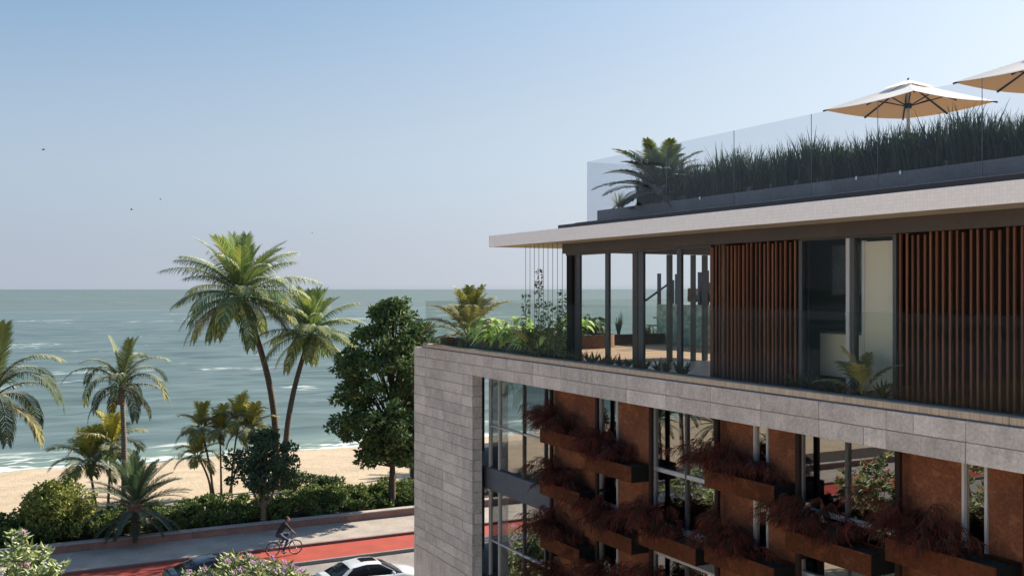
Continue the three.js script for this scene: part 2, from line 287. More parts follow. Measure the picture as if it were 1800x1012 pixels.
seaMesh('open_sea', -300, 520, 330, -170, -620, 260, 2048, 2048, 'green-blue open sea beyond the breakers', (x, z) => SEA_Y - 0.05 + lerp(1.1, 0.25, sstep(-200, -610, z)) * wave(x, z));
{
  const g = gridGeo(-30000, 40000, 12, -620, -42000, 24, () => SEA_Y - 0.1, null, 3), uv = g.attributes.uv, p = g.attributes.position;
  for (let i = 0; i < p.count; i++) uv.setXY(i, p.getX(i) / 900, p.getZ(i) / 900);
  const t = tex(1024, 2048, (u, v) => { const s = fbm(u * 8, v * 130, 371, 4, 8, 130), b = fbm(u * 3, v * 20, 373, 3, 3, 20), f = sstep(0.70, 0.78, fbm(u * 22, v * 220, 377, 3, 22, 220)) * 0.5; const c = mixc([0.315, 0.365, 0.355], [0.365, 0.415, 0.40], b).map(q => q * (0.84 + 0.32 * s)); return mixc(c, [0.85, 0.86, 0.86], f * 0.6); }, true);
  const tb = tex(512, 1024, (u, v) => fbm(u * 30, v * 160, 381, 3, 30, 160), false);
  struct('far_sea', g, mat([0.95, 0.97, 0.95], { map: t, bumpMap: tb, bumpScale: 0.5, roughness: 0.4, specularIntensity: 0.42 }), 'grey-green sea reaching the horizon', 'sea');
}

// ---------- the apartment building ----------
const XF = 11.8, ZN = -3.0, ZE = -29.5, XB = 25.5;               // stone face, near end, sea end, far side
const R0 = rng(11);
const B = thing('apartment_building', 'stone-framed apartment building with rust-coloured walls, slatted penthouse and flat white roof', 'building', [XF, 0, ZE]);
const bp = (name, geo, m, parent = B) => part(parent, name, geo, m, [-XF, 0, -ZE]);   // geometry given in world metres
// stone blocks: courses 0.29 m high, 1.38 m long, running down the pier and along the beam
const COURSE = 0.2926, TOPS = 10.81;
{
  const J = []; for (let z = -28.61; z < ZN - 1; z += 1.3725) J.push(z);
  const block = (z0, z1, y0, y1, x0 = XF - 0.0, x1 = XF + 0.08) => bp('stone_block', cspan(x0 + (R0() - 0.5) * 0.008, x1, y0 + 0.004, y1 - 0.004, z0 + 0.004, z1 - 0.004, 0.006), M.stone[Math.floor(R0() * 3)]);
  const PIER = -25.21;
  for (let r = 0; r < 21; r++) {
    const y1 = TOPS - r * COURSE, y0 = y1 - COURSE;
    const cols = r < 2 ? [ZE, ...J, ZN] : [ZE, ...J.filter(z => z < PIER - 0.3), PIER];
    for (let k = 0; k + 1 < cols.length; k++) {
      const cut = r === 0 ? 0.5 : 0.14;
      if (R0() < cut && cols[k + 1] - cols[k] > 1.2) { const c = lerp(cols[k], cols[k + 1], R0() < 0.5 ? 0.36 : 0.68); block(cols[k], c, y0, y1); block(c, cols[k + 1], y0, y1); }
      else block(cols[k], cols[k + 1], y0, y1);
    }
    if (r >= 2) bp('stone_block', cspan(XF + 0.084, XF + 0.30, y0 + 0.004, y1 - 0.004, PIER - 0.08, PIER - 0.002 + (R0() - 0.5) * 0.004, 0.006), M.stone[Math.floor(R0() * 3)]);
  }
  bp('stone_cladding', span(XF, XF + 0.30, 0, TOPS - 21 * COURSE - 0.01, ZE, PIER), M.stone[0]);
  bp('wall_core', span(XF + 0.06, XF + 0.30, 0, TOPS - 0.003, ZE + 0.02, PIER - 0.085), M.mortar);
  bp('beam_core', span(XF + 0.06, XF + 0.34, TOPS - 2 * COURSE, TOPS - 0.003, PIER - 0.085, ZN), M.mortar);
  bp('shadow_gap', span(XF + 0.03, XF + 0.5, TOPS - 0.001, TOPS + 0.022, ZE + 0.62, ZN), M.shadowGap);
  for (let k = 0; k < 9; k++) bp('coping_stone', cspan(XF + 0.015, XF + 0.42, TOPS + 0.022, TOPS + 0.125, lerp(-28.85, ZN, k / 9) + 0.003, lerp(-28.85, ZN, (k + 1) / 9) - 0.003, 0.012), M.coping);
  bp('parapet_core', span(XF + 0.30, XF + 0.9, 10.35, TOPS + 0.02, ZE + 0.3, ZN), M.mortar);
}
// floor slabs, rooms, end walls
const FLOORS = [7.68, 4.70, 1.72];
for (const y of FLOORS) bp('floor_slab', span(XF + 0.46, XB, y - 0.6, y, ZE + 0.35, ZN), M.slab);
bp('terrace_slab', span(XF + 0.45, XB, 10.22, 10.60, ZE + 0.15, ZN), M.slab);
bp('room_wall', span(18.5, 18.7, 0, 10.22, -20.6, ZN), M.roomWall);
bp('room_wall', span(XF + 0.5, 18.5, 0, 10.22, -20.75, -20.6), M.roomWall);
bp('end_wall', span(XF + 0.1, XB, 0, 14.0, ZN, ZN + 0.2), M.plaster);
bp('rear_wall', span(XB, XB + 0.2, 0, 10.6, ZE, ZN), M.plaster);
for (const x of [13.05, 17.2, 21.5]) bp('column', cspan(x, x + 0.42, 0, 10.22, ZE + 1.2, ZE + 1.62, 0.01), M.stone[1]);
bp('column', cspan(12.95, 13.5, 0, 10.22, -24.3, -23.6, 0.01), M.planterGrey);
// sea end of the lower floors: glazing with mullions
for (let x = XF + 0.5; x < XB; x += 1.15) bp('mullion', span(x - 0.035, x + 0.035, 0, 10.22, ZE + 0.4, ZE + 0.5), M.aluDark);
// corner curtain wall behind the opening
{
  const x = 12.36, zs = [-25.20, -24.62, -23.2, -22.05, -21.35];
  const w = sub(B, 'curtain_wall', [-XF, 0, -ZE]);
  for (const z of zs) part(w, 'mullion', span(x - 0.05, x + 0.05, 1.72, 10.22, z - 0.025, z + 0.025), z > -24 ? M.aluDark : M.alu);
  for (const y of [8.83, 7.12, 7.64, 5.68, 4.14, 4.66, 2.7]) part(w, 'transom', span(x - 0.045, x + 0.045, y - 0.025, y + 0.025, -25.17, -21.38), M.alu);
  for (let k = 0; k + 1 < zs.length; k++) for (const [y0, y1] of [[8.855, 10.22], [7.665, 8.805], [7.145, 7.615], [5.705, 7.095], [4.685, 5.655], [1.75, 4.115]]) part(w, 'pane', span(x - 0.004, x + 0.004, y0, y1, zs[k] + 0.03, zs[k + 1] - 0.03), M.coatGlassThin || M.coatGlass);
}
// rust-coloured wall panels and windows (on x = 12.2)
{
  const XR = 12.16, W = [[-19.24, -18.48, 0], [-17.17, -15.06, 0.52], [-14.09, -13.70, 0], [-12.94, -10.83, 0.50], [-9.73, -9.31, 0], [-8.4, -6.4, 0.5]];
  let z = -21.32;
  for (const [a, b] of [...W.map(w => [w[0], w[1]]), [ZN, ZN]]) { if (a > z) bp('wall_panel', cspan(XR, XR + 0.22, 1.72, 10.22, z, a, 0.006), M.rust); z = b; }
  for (const [a, b, mid] of W) for (const base of [7.68, 4.70, 1.72]) {
    const top = Math.min(base + 2.54, 10.22), sill = base + 0.12, tr = base + 1.24;
    const w = sub(B, 'window', [-XF, 0, -ZE]), x = XR + 0.03, fr = [];
    fr.push(span(x - 0.055, x + 0.05, sill, top, a + 0.005, a + 0.05), span(x - 0.055, x + 0.05, sill, top, b - 0.05, b - 0.005), span(x - 0.055, x + 0.05, sill, sill + 0.07, a + 0.05, b - 0.05), span(x - 0.055, x + 0.05, top - 0.05, top - 0.001, a + 0.05, b - 0.05));
    part(w, 'frame', merge(fr), M.alu);
    const zm = mid ? lerp(a, b, mid) : null, cols = mid ? [[a + 0.05, zm - 0.03], [zm + 0.03, b - 0.05]] : [[a + 0.05, b - 0.05]];
    const rows = mid || b - a > 0.6 ? [[sill + 0.07, tr - 0.04], [tr + 0.04, top - 0.05]] : [[sill + 0.07, top - 0.05]];
    if (mid) part(w, 'mullion', span(x - 0.045, x + 0.045, sill + 0.07, top - 0.05, zm - 0.03, zm + 0.03), M.aluDark);
    if (rows.length > 1) for (const [p, q] of cols) part(w, 'transom', span(x - 0.045, x + 0.045, tr - 0.04, tr + 0.04, p, q), M.alu);
    for (const [p, q] of cols) for (const [s, t] of rows) part(w, 'pane', span(x - 0.004, x + 0.004, s, t, p, q), M.coatGlass);
    part(w, 'sill', span(x - 0.09, x + 0.05, sill - 0.035, sill, a, b), M.alu);
    part(w, 'spandrel', span(x - 0.05, x + 0.05, base - 0.44, sill - 0.035, a, b), M.slab);
  }
}
// steel posts in front of the wall
const POSTS = [-21.12, -19.07, -17.01, -14.90, -12.79, -10.70, -8.60, -6.50];
for (const z of POSTS) {
  bp('steel_post', cspan(11.95, 12.02, 1.72, 10.222, z - 0.045, z + 0.045, 0.004), M.post);
  for (let y = 2.4; y < 10; y += 1.9) bp('bracket', span(12.02, 12.16, y, y + 0.06, z - 0.03, z + 0.03), M.black);
}

// ---------- penthouse ----------
const XG = 12.7, FL = 10.72, BE = 13.47, SO = 13.71;
bp('terrace_floor', span(XF + 0.9, XB, 10.60, FL - 0.004, ZE + 0.3, -21.5), M.deck);
bp('room_floor', span(XG - 0.05, XB - 0.5, 10.60, FL, -21.5, ZN), M.floor);
bp('roof_slab', span(11.72, 21.5, SO + 0.012, 13.985, -23.95, ZN), M.soffit);
bp('soffit_panel', span(11.72, 21.5, SO, SO + 0.012, -23.95, ZN), M.soffit);
{
  const n = 12; for (let k = 0; k < n; k++) bp('fascia_panel', cspan(11.70, 11.72, SO - 0.006, 14.0, lerp(-23.97, ZN, k / n) + 0.001, lerp(-23.97, ZN, (k + 1) / n) - 0.001, 0.002), M.fascia);
  bp('fascia_panel', span(11.721, 21.5, SO - 0.006, 14.0, -23.97, -23.95), M.fascia);
}
bp('roof_flashing', span(11.92, 21.3, 13.985, 14.105, -20.7, ZN), M.flashing);
bp('roof_upstand', span(12.3, 21.2, 14.105, 14.165, -20.55, ZN), M.wallCap);
bp('roof_beam', span(XG - 0.16, XG + 0.02, BE, SO - 0.001, -21.55, ZN), M.bronze);
bp('roof_beam', span(XG + 0.02, 21.2, BE + 0.03, SO - 0.001, -21.55, -21.37), M.bronze);
bp('head_track', span(XG - 0.10, XG + 0.06, BE - 0.05, BE - 0.001, -21.5, -15.87), M.bronze);
// glazed corner
bp('corner_column', span(XG - 0.10, XG + 0.06, FL - 0.1, BE - 0.051, -21.46, -21.22), M.black);
for (const [z0, z1, m] of [[-21.19, -20.95, M.aluDark], [-19.82, -19.67, M.aluDark], [-18.70, -18.50, M.bronze], [-18.47, -18.28, M.aluDark], [-17.07, -16.92, M.aluDark], [-15.98, -15.88, M.slat[1]]])
  bp('mullion', span(XG - 0.03, XG + 0.03, FL - 0.1, BE - 0.051, z0, z1), m);
for (const [z0, z1] of [[-20.95, -19.82], [-19.67, -18.70], [-18.28, -17.07], [-16.92, -15.98]]) bp('glass_door', span(XG - 0.006, XG + 0.006, FL, BE - 0.06, z0 + 0.01, z1 - 0.01), M.clearGlass);
// sea face of the pavilion: stacked door leaves
for (const [x, w] of [[15.66, 0.11], [16.42, 0.09], [16.8, 0.11], [18.4, 0.12], [20.9, 0.2]]) bp('mullion', span(x - w / 2, x + w / 2, FL - 0.05, BE + 0.02, -21.47, -21.35), M.aluDark);
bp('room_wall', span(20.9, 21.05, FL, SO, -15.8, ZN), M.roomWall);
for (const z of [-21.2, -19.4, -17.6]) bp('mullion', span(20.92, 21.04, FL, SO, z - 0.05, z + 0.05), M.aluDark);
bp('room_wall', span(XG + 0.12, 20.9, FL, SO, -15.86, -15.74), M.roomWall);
// timber slat screens
{
  const bank = (z0, z1, seed) => {
    const R = rng(seed); let z = z0 + 0.03;
    while (z < z1 - 0.05) {
      const w = 0.036, d = R() < 0.5 ? 0.042 : 0.03;
      bp('slat', cspan(XG - d, XG - 0.001, 10.74, BE + 0.0 - 0.002 - (R() < 0.4 ? 0.035 : 0), z, z + w, 0.003), M.slat[Math.floor(R() * 4)]);
      z += w + 0.068 + R() * 0.022;
    }
    bp('screen_return', span(XG - 0.02, XG + 0.20, 10.7, BE - 0.002, z0 - 0.024, z0 + 0.012), M.backing);
    bp('screen_backing', span(XG + 0.20, XG + 0.25, 10.7, BE, z0 - 0.1, z1), M.backing);
  };
  bank(-15.85, -13.49, 5); bank(-11.32, ZN, 8);
}
// kitchen window between the screens
{
  const z0 = -13.49, z1 = -11.32, w = sub(B, 'kitchen_window', [-XF, 0, -ZE]), f = (a, b, m = M.aluDark) => part(w, 'frame', span(XG - 0.06, XG + 0.05, 10.72, BE - 0.03, a, b), m);
  f(z0 + 0.01, z0 + 0.09); f(-12.38, -12.30, M.alu); f(-12.285, -12.20); f(z1 - 0.08, z1 - 0.01);
  part(w, 'frame', span(XG - 0.06, XG + 0.05, BE - 0.03, BE - 0.001, z0 + 0.01, z1 - 0.01), M.bronze);
  part(w, 'pane', span(XG - 0.005, XG + 0.005, 10.72, BE - 0.03, z0 + 0.09, -12.38), M.kitchenGlass);
  part(w, 'pane', span(XG - 0.005, XG + 0.005, 10.72, BE - 0.03, -12.20, z1 - 0.08), M.kitchenGlass);
  M.kitchenDark = mat([0.075, 0.08, 0.075], { roughness: 0.5 });
  bp('kitchen_wall', span(14.05, 14.15, FL, SO, -15.7, -9.0), M.kitchenDark);
  bp('partition_wall', span(13.05, 20.8, FL, SO, -11.25, -11.15), M.roomWall);
  const c = thing('kitchen_counter', 'beige kitchen counter behind the penthouse window', 'counter', [13.72, FL + 0.22, -12.62]);
  part(c, 'cabinet', cspan(-0.3, 0.3, 0.1, 0.86, -1.15, 1.1, 0.006), M.cream); part(c, 'worktop', cspan(-0.33, 0.31, 0.861, 0.90, -1.18, 1.12, 0.006), M.plaster); part(c, 'plinth', span(-0.24, 0.3, -0.22, 0.1, -1.1, 1.05), M.dark);
  const cu = new THREE.CatmullRomCurve3([[0, 0, 0], [0, 0.28, 0], [-0.02, 0.36, 0.02], [-0.09, 0.4, 0.06], [-0.17, 0.36, 0.1], [-0.18, 0.28, 0.11]].map(p => V(...p)));
  const fa = thing('kitchen_tap', 'tall curved chrome tap on the kitchen counter', 'tap', [13.65, FL + 1.121, -13.3]);
  part(fa, 'spout', new THREE.TubeGeometry(cu, 24, 0.02, 8), M.steel); part(fa, 'base', cyl(0.03, 0.025, 0.05, 14), M.steel); part(fa, 'lever', bar([0, 0.06, 0], [0.02, 0.1, 0.09], 0.008), M.steel);
  const cab = thing('wall_cabinet', 'dark grey wall cabinet above the kitchen counter', 'cabinet', [13.87, 12.5, -12.8]);
  for (let k = 0; k < 3; k++) part(cab, 'cabinet_door', cspan(-0.17, 0.17, 0, 0.9, -0.95 + k * 0.66, -0.30 + k * 0.66, 0.005), M.planterGrey);
  const cur = thing('sliding_door_panel', 'cream door panel standing behind the right pane of the kitchen window', 'door', [12.86, FL, -11.75]);
  part(cur, 'panel', cspan(-0.03, 0.03, 0.02, 2.66, -0.40, 0.33, 0.006), M.cream); part(cur, 'stile', cspan(-0.045, 0.035, 0.02, 2.68, -0.46, -0.405, 0.006), M.white); part(cur, 'stile', cspan(-0.045, 0.035, 0.02, 2.68, 0.335, 0.385, 0.006), M.white);
}
// glass balustrades
{
  M.seal = mat([0.15, 0.17, 0.18], { roughness: 0.4 });
  const g = thing('terrace_balustrade', 'tinted frameless glass balustrade on the stone coping of the penthouse terrace', 'balustrade', [12.05, 10.93, -29.16]);
  const zs = [-29.16, -26.9, -24.6, -22.2, -19.9, -17.6, -15.3, -13.0, -12.25, -9.8, -7.4, ZN];
  for (let k = 0; k + 1 < zs.length; k++) part(g, 'pane', span(-0.006, 0.006, 0.0, 1.315, zs[k] + 29.164, zs[k + 1] + 29.156), M.railGlass);
  for (let k = 0; k < 5; k++) part(g, 'pane', span(0.01 + k * 2.6, 2.6 + k * 2.6, 0.0, 1.315, -0.016, -0.004), M.railGlass);
  part(g, 'base_channel', span(-0.03, 0.03, -0.06, 0.02, 0, ZN + 29.16), M.aluDark);
  const h = thing('roof_balustrade', 'clear frameless glass balustrade around the roof garden', 'balustrade', [12.6, 14.1, -20.5]);
  const zr = [-20.5, -17.33, -15.17, -13.13, -11.66, -9.75, -7.6, ZN];
  for (let k = 0; k + 1 < zr.length; k++) part(h, 'pane', span(-0.006, 0.006, 0, 1.515, zr[k] + 20.503, zr[k + 1] + 20.497), M.roofGlass);
  for (let k = 0; k < 4; k++) part(h, 'pane', span(0.01 + k * 2.1, 2.1 + k * 2.1, 0, 1.515, -0.016, -0.004), M.roofGlass);
  for (let k = 1; k + 1 < zr.length; k++) part(h, 'joint_seal', span(-0.007, 0.007, 0, 1.515, zr[k] + 20.4985, zr[k] + 20.5015), M.seal);
  for (const z of [-16.2, -12.1, -11.2]) part(h, 'clamp', cspan(-0.02, 0.02, 0.28, 0.34, z + 20.48, z + 20.52, 0.004), M.steel);
}
// roof garden planter
{
  const p = thing('roof_planter', 'long dark grey planter holding the roof garden grasses', 'planter', [13.0, 14.12, -20.6]);
  part(p, 'front_wall', cspan(-0.06, 0.06, -0.03, 0.36, 0, 17.5, 0.008), M.planterGrey);
  part(p, 'back_wall', cspan(0.9, 1.0, -0.03, 0.36, 0, 17.5, 0.008), M.planterGrey);
  part(p, 'end_wall', cspan(0.06, 0.9, -0.03, 0.36, 0.0, 0.1, 0.008), M.planterGrey);
  part(p, 'soil', span(0.06, 0.9, 0, 0.30, 0.1, 17.5), M.soil);
  part(p, 'raised_edge', cspan(0.3, 0.42, 0.30, 0.50, 1.2, 17.4, 0.008), M.planterGrey);
}

// ---------- unseen house added on the left; its sunlit wall bounces light onto the facade ----------
{
  const n = thing('added_bounce_house', 'pale house added out of view on the left to bounce light onto the facade', 'house', [-30, -0.17, -4]);
  const mw = mat([1.0, 0.95, 0.86], { map: T.grain, roughness: 0.9 });
  part(n, 'wall', span(-6, 6, 0, 13.5, -20, 22), mw); part(n, 'roof', span(-6.3, 6.3, 13.5, 13.9, -20.3, 22.3), M.wallCap);
  for (let f = 0; f < 4; f++) for (let k = 0; k < 9; k++) { const w = sub(n, 'window', [6.0, 1 + f * 3.2, -17.5 + k * 4.6]); part(w, 'frame', merge([span(0, 0.06, 0, 1.5, -0.7, -0.62), span(0, 0.06, 0, 1.5, 0.62, 0.7), span(0, 0.06, 0, 0.08, -0.62, 0.62), span(0, 0.06, 1.42, 1.5, -0.62, 0.62)]), M.alu); part(w, 'pane', span(0.002, 0.02, 0.08, 1.42, -0.62, 0.62), M.dark); part(w, 'sill', span(0, 0.12, -0.06, -0.002, -0.75, 0.75), M.wallCap); }
}

// ---------- plants ----------
// feather-shaped frond in the xy plane, starting at the origin; th0 = first angle above the horizontal, bend = how far it arches over
function frondGeo(o, seed) {
  const { L = 4, th0 = 40, bend = 70, n = 42, lf = 0.9, w = 0.06, hang = 0.35, lift = 0.25, col = [0.10, 0.16, 0.04], tipc = null, start = 0.14, stem = 0.035, twist = 0 } = o;
  const R = rng(seed), g = new Geo(), pts = [], rr = [], N = 14;
  let x = 0, y = 0, z = 0;
  for (let i = 0; i <= N; i++) { pts.push(V(x, y, z)); rr.push(stem * (1 - 0.85 * i / N)); const a = rad(th0 - bend * Math.pow((i + 0.5) / N, 1.25)); x += Math.cos(a) * L / N; y += Math.sin(a) * L / N; z += twist * Math.pow(i / N, 2) * L / N; }
  g.tube(pts, rr, 4, [col[0] * 1.5 + 0.03, col[1] * 1.35 + 0.02, col[2] * 1.1]);
  const at = t => { const f = t * N, i = Math.min(N - 1, Math.floor(f)); return pts[i].clone().lerp(pts[i + 1], f - i); };
  for (let k = 0; k < n; k++) {
    const t = start + (1 - start) * (k + R() * 0.5) / n, p = at(Math.min(t, 1)), d = at(Math.min(1, t + 0.03)).sub(at(Math.max(0, Math.min(t, 0.97) - 0.03))).normalize();
    const len = lf * Math.pow(Math.sin(Math.PI * (0.12 + 0.80 * t)), 0.7) * (0.85 + R() * 0.3), nup = V(-d.y, d.x, 0);
    for (const s of [-1, 1]) {
      const c0 = vary(tipc && R() < 0.45 * t ? tipc : col, R, 0.22), dir = d.clone().multiplyScalar(0.55 + 0.5 * t + R() * 0.15).add(V(0, 0, s * (0.95 - 0.25 * t))).add(nup.clone().multiplyScalar(lift * (0.6 + R() * 0.8))).normalize();
      const p1 = p.clone().addScaledVector(dir, len * 0.5), dr = dir.clone().add(V(0, -hang * (1 + R() * 0.7), 0)).normalize(), p2 = p1.clone().addScaledVector(dr, len * 0.3), dr2 = dr.clone().add(V(0, -hang * 1.3, 0)).normalize(), p3 = p2.clone().addScaledVector(dr2, len * 0.25);
      g.side = nup; g.blade([p, p1, p2, p3], [w * 0.7, w, w * 0.7, w * 0.08], c0);
    }
  }
  return g.build();
}
const frondSets = new Map();
function fronds(key, specs) { if (!frondSets.has(key)) frondSets.set(key, specs.map((s, i) => frondGeo(s, 1000 + i * 7 + key.length * 131))); return frondSets.get(key); }
function curve(a, b, bow, n = 14) { const pts = []; for (let i = 0; i <= n; i++) { const t = i / n; pts.push(V(lerp(a[0], b[0], t) + bow[0] * Math.sin(Math.PI * t), lerp(a[1], b[1], t), lerp(a[2], b[2], t) + bow[1] * Math.sin(Math.PI * t))); } return pts; }
// trunk pts are local to the palm's base
function palm(name, label, pos, o, group) {
  const R = rng(o.seed), t = thing(name, label, 'palm', pos, 0, group);
  for (const tr of o.trunks) {
    const pts = curve([tr.base?.[0] ?? 0, -0.25, tr.base?.[1] ?? 0], tr.top, tr.bow || [0, 0]), g = new Geo();
    g.tube(pts, pts.map((_, i) => { const u = i / (pts.length - 1); return lerp(tr.r0, tr.r1, Math.pow(u, 0.6)) * (1 + 0.45 * Math.pow(1 - u, 9)); }), 9);
    part(t, 'trunk', g.build(), tr.mat || M.palmBark);
    const top = V(...tr.top), set = fronds(o.key, o.specs), nf = tr.n || o.n;
    for (let i = 0; i < nf; i++) {
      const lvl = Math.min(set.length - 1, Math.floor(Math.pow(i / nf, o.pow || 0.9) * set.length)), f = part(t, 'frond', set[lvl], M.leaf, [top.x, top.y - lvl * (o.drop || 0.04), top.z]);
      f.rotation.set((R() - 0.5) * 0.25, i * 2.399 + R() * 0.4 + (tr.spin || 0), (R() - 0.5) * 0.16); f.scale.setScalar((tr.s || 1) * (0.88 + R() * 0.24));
    }
    if (o.shaft) part(t, 'crownshaft', bar([top.x, top.y - o.shaft, top.z], [top.x, top.y + 0.1, top.z], tr.r1 * 1.9, 9, tr.r1 * 1.0), o.shaftMat || M.barkPale);
    if (o.nuts) for (let k = 0; k < o.nuts; k++) { const s = new THREE.SphereGeometry(0.13, 8, 6); s.scale(1, 1.25, 1); const a = R() * 6.28; part(t, 'coconut', s, M.nut, [top.x + Math.cos(a) * 0.3, top.y - 0.35 - R() * 0.3, top.z + Math.sin(a) * 0.3]); }
  }
  return t;
}
M.nut = mat([0.16, 0.15, 0.04], { roughness: 0.6 });
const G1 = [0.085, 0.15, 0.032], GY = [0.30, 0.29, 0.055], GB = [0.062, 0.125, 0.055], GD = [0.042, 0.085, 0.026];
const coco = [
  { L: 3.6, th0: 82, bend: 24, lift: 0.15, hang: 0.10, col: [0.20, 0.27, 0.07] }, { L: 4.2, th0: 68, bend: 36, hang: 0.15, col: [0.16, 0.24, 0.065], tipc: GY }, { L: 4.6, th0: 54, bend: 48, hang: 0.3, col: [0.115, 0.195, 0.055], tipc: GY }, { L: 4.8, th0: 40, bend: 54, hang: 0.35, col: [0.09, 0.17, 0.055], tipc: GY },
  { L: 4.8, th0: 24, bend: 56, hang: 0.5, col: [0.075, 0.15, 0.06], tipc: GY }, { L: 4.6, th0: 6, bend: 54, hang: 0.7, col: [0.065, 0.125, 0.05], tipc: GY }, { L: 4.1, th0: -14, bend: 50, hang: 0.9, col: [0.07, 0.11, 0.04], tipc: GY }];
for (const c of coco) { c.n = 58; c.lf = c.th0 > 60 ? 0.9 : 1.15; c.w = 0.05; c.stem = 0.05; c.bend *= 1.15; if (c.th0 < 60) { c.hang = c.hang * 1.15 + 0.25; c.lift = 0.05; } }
palm('coconut_palm', 'tallest coconut palm on the beach, its trunk leaning left to a wide crown', [16.05, 0.15, -63.4], { seed: 3, key: 'coco', specs: coco, n: 54, nuts: 7, trunks: [{ top: [-2.1, 12.1, -0.4], bow: [0.75, 0.1], r0: 0.27, r1: 0.16 }] }, 'coconut palms on the beach');
palm('coconut_palm', 'shorter coconut palm leaning right beside the tallest palm', [16.4, 0.15, -62.6], { seed: 9, key: 'coco', specs: coco, n: 46, nuts: 5, trunks: [{ top: [1.75, 9.7, -0.3], bow: [-0.55, 0], r0: 0.24, r1: 0.14, s: 0.78 }] }, 'coconut palms on the beach');
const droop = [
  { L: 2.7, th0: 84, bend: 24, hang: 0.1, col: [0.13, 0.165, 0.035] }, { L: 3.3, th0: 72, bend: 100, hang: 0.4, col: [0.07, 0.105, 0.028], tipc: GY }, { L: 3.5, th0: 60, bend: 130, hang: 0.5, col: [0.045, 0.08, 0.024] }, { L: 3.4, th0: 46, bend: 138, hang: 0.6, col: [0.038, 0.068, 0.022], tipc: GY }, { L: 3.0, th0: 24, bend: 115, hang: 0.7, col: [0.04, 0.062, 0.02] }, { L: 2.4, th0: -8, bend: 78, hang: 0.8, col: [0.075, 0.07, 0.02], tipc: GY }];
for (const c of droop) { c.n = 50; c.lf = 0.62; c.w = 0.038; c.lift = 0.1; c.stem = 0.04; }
palm('drooping_palm', 'slim grey-trunked palm with arching dark fronds against the sea', [6.25, 0.3, -56.6], { seed: 21, key: 'droop', specs: droop, n: 20, shaft: 1.0, trunks: [{ top: [-0.1, 7.25, 0.1], bow: [0.1, 0], r0: 0.2, r1: 0.115, mat: M.palmBarkGrey }] }, 'drooping palms along the hedge');
palm('drooping_palm', 'palm with sunlit drooping fronds cut by the left edge', [0.15, 0.3, -54.2], { seed: 33, key: 'droop', specs: droop, n: 22, shaft: 1.2, trunks: [{ top: [0, 7.2, 0.1], r0: 0.22, r1: 0.14, mat: M.palmBarkGrey, s: 1.3 }] }, 'drooping palms along the hedge');
const fan = [{ L: 1.1, th0: 82, bend: 20, col: [0.34, 0.32, 0.05] }, { L: 1.4, th0: 58, bend: 70, col: [0.16, 0.17, 0.035], tipc: [0.36, 0.31, 0.05] }, { L: 1.45, th0: 34, bend: 95, col: [0.085, 0.11, 0.025], tipc: GY }, { L: 1.35, th0: 10, bend: 90, col: [0.07, 0.085, 0.022] }];
for (const c of fan) { c.n = 36; c.lf = 0.6; c.w = 0.042; c.hang = 0.35; c.L *= 1.45; c.lf = 0.7; c.n = 42; c.w = 0.05; c.stem = 0.02; c.col = c.col.map(q => q * 1.2); }
palm('clump_palm', 'clump of thin-stemmed young palms with yellow-green heads on the sand', [12.1, 0.1, -62.8], { seed: 41, key: 'fan', specs: fan, n: 12, trunks: [
  { base: [0, 0], top: [-0.75, 4.1, 0], bow: [0.1, 0], r0: 0.085, r1: 0.055 }, { base: [-0.15, 0.1], top: [-1.0, 2.5, 0.2], bow: [0.2, 0], r0: 0.08, r1: 0.055, s: 0.9 }, { base: [0.45, 0], top: [0.35, 3.9, 0.1], bow: [0, 0], r0: 0.07, r1: 0.05 }, { base: [1.0, 0.1], top: [1.5, 4.35, 0], bow: [-0.1, 0], r0: 0.075, r1: 0.05, s: 1.05 }, { base: [0.8, 0.2], top: [2.2, 3.9, 0.2], bow: [-0.1, 0], r0: 0.075, r1: 0.05 }] });
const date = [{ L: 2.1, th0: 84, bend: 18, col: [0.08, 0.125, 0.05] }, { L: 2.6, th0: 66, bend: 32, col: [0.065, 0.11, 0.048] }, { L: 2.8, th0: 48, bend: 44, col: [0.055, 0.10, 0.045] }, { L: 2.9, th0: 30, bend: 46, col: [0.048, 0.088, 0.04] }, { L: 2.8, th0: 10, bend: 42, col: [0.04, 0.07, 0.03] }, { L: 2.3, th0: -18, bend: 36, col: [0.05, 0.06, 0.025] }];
for (const c of date) { c.n = 58; c.lf = 0.40; c.w = 0.032; c.hang = 0.06; c.lift = 0.4; c.start = 0.1; c.stem = 0.03; }
palm('date_palm', 'stout dark green date palm with spreading stiff fronds behind the low wall', [6.4, 0.3, -53.05], { seed: 51, key: 'date', specs: date, n: 56, drop: 0.07, shaft: 0.35, shaftMat: mat([0.22, 0.09, 0.03]), trunks: [{ top: [0.05, 1.75, 0], r0: 0.25, r1: 0.21, mat: M.palmBarkGrey }] });
palm('clump_palm', 'small feathery palms growing behind the stout date palm', [5.2, 0.3, -58.0], { seed: 61, key: 'fan', specs: fan, n: 13, trunks: [{ base: [0, 0], top: [-0.5, 3.1, 0], r0: 0.09, r1: 0.06, s: 1.15 }, { base: [0.4, 0], top: [0.6, 3.9, 0], r0: 0.08, r1: 0.06, s: 1.1 }] });
palm('beach_palm', 'small palm half hidden behind the stone corner', [23.9, 0.2, -60.0], { seed: 67, key: 'date', specs: date, n: 22, trunks: [{ top: [0, 2.0, 0], r0: 0.18, r1: 0.15, s: 0.7 }] });
palm('beach_palm', 'palm on the beach hidden behind the building', [36, 0.0, -66.5], { seed: 83, key: 'coco', specs: coco, n: 24, trunks: [{ top: [0.5, 6.6, 0], bow: [0.3, 0], r0: 0.24, r1: 0.15, s: 0.62 }] });
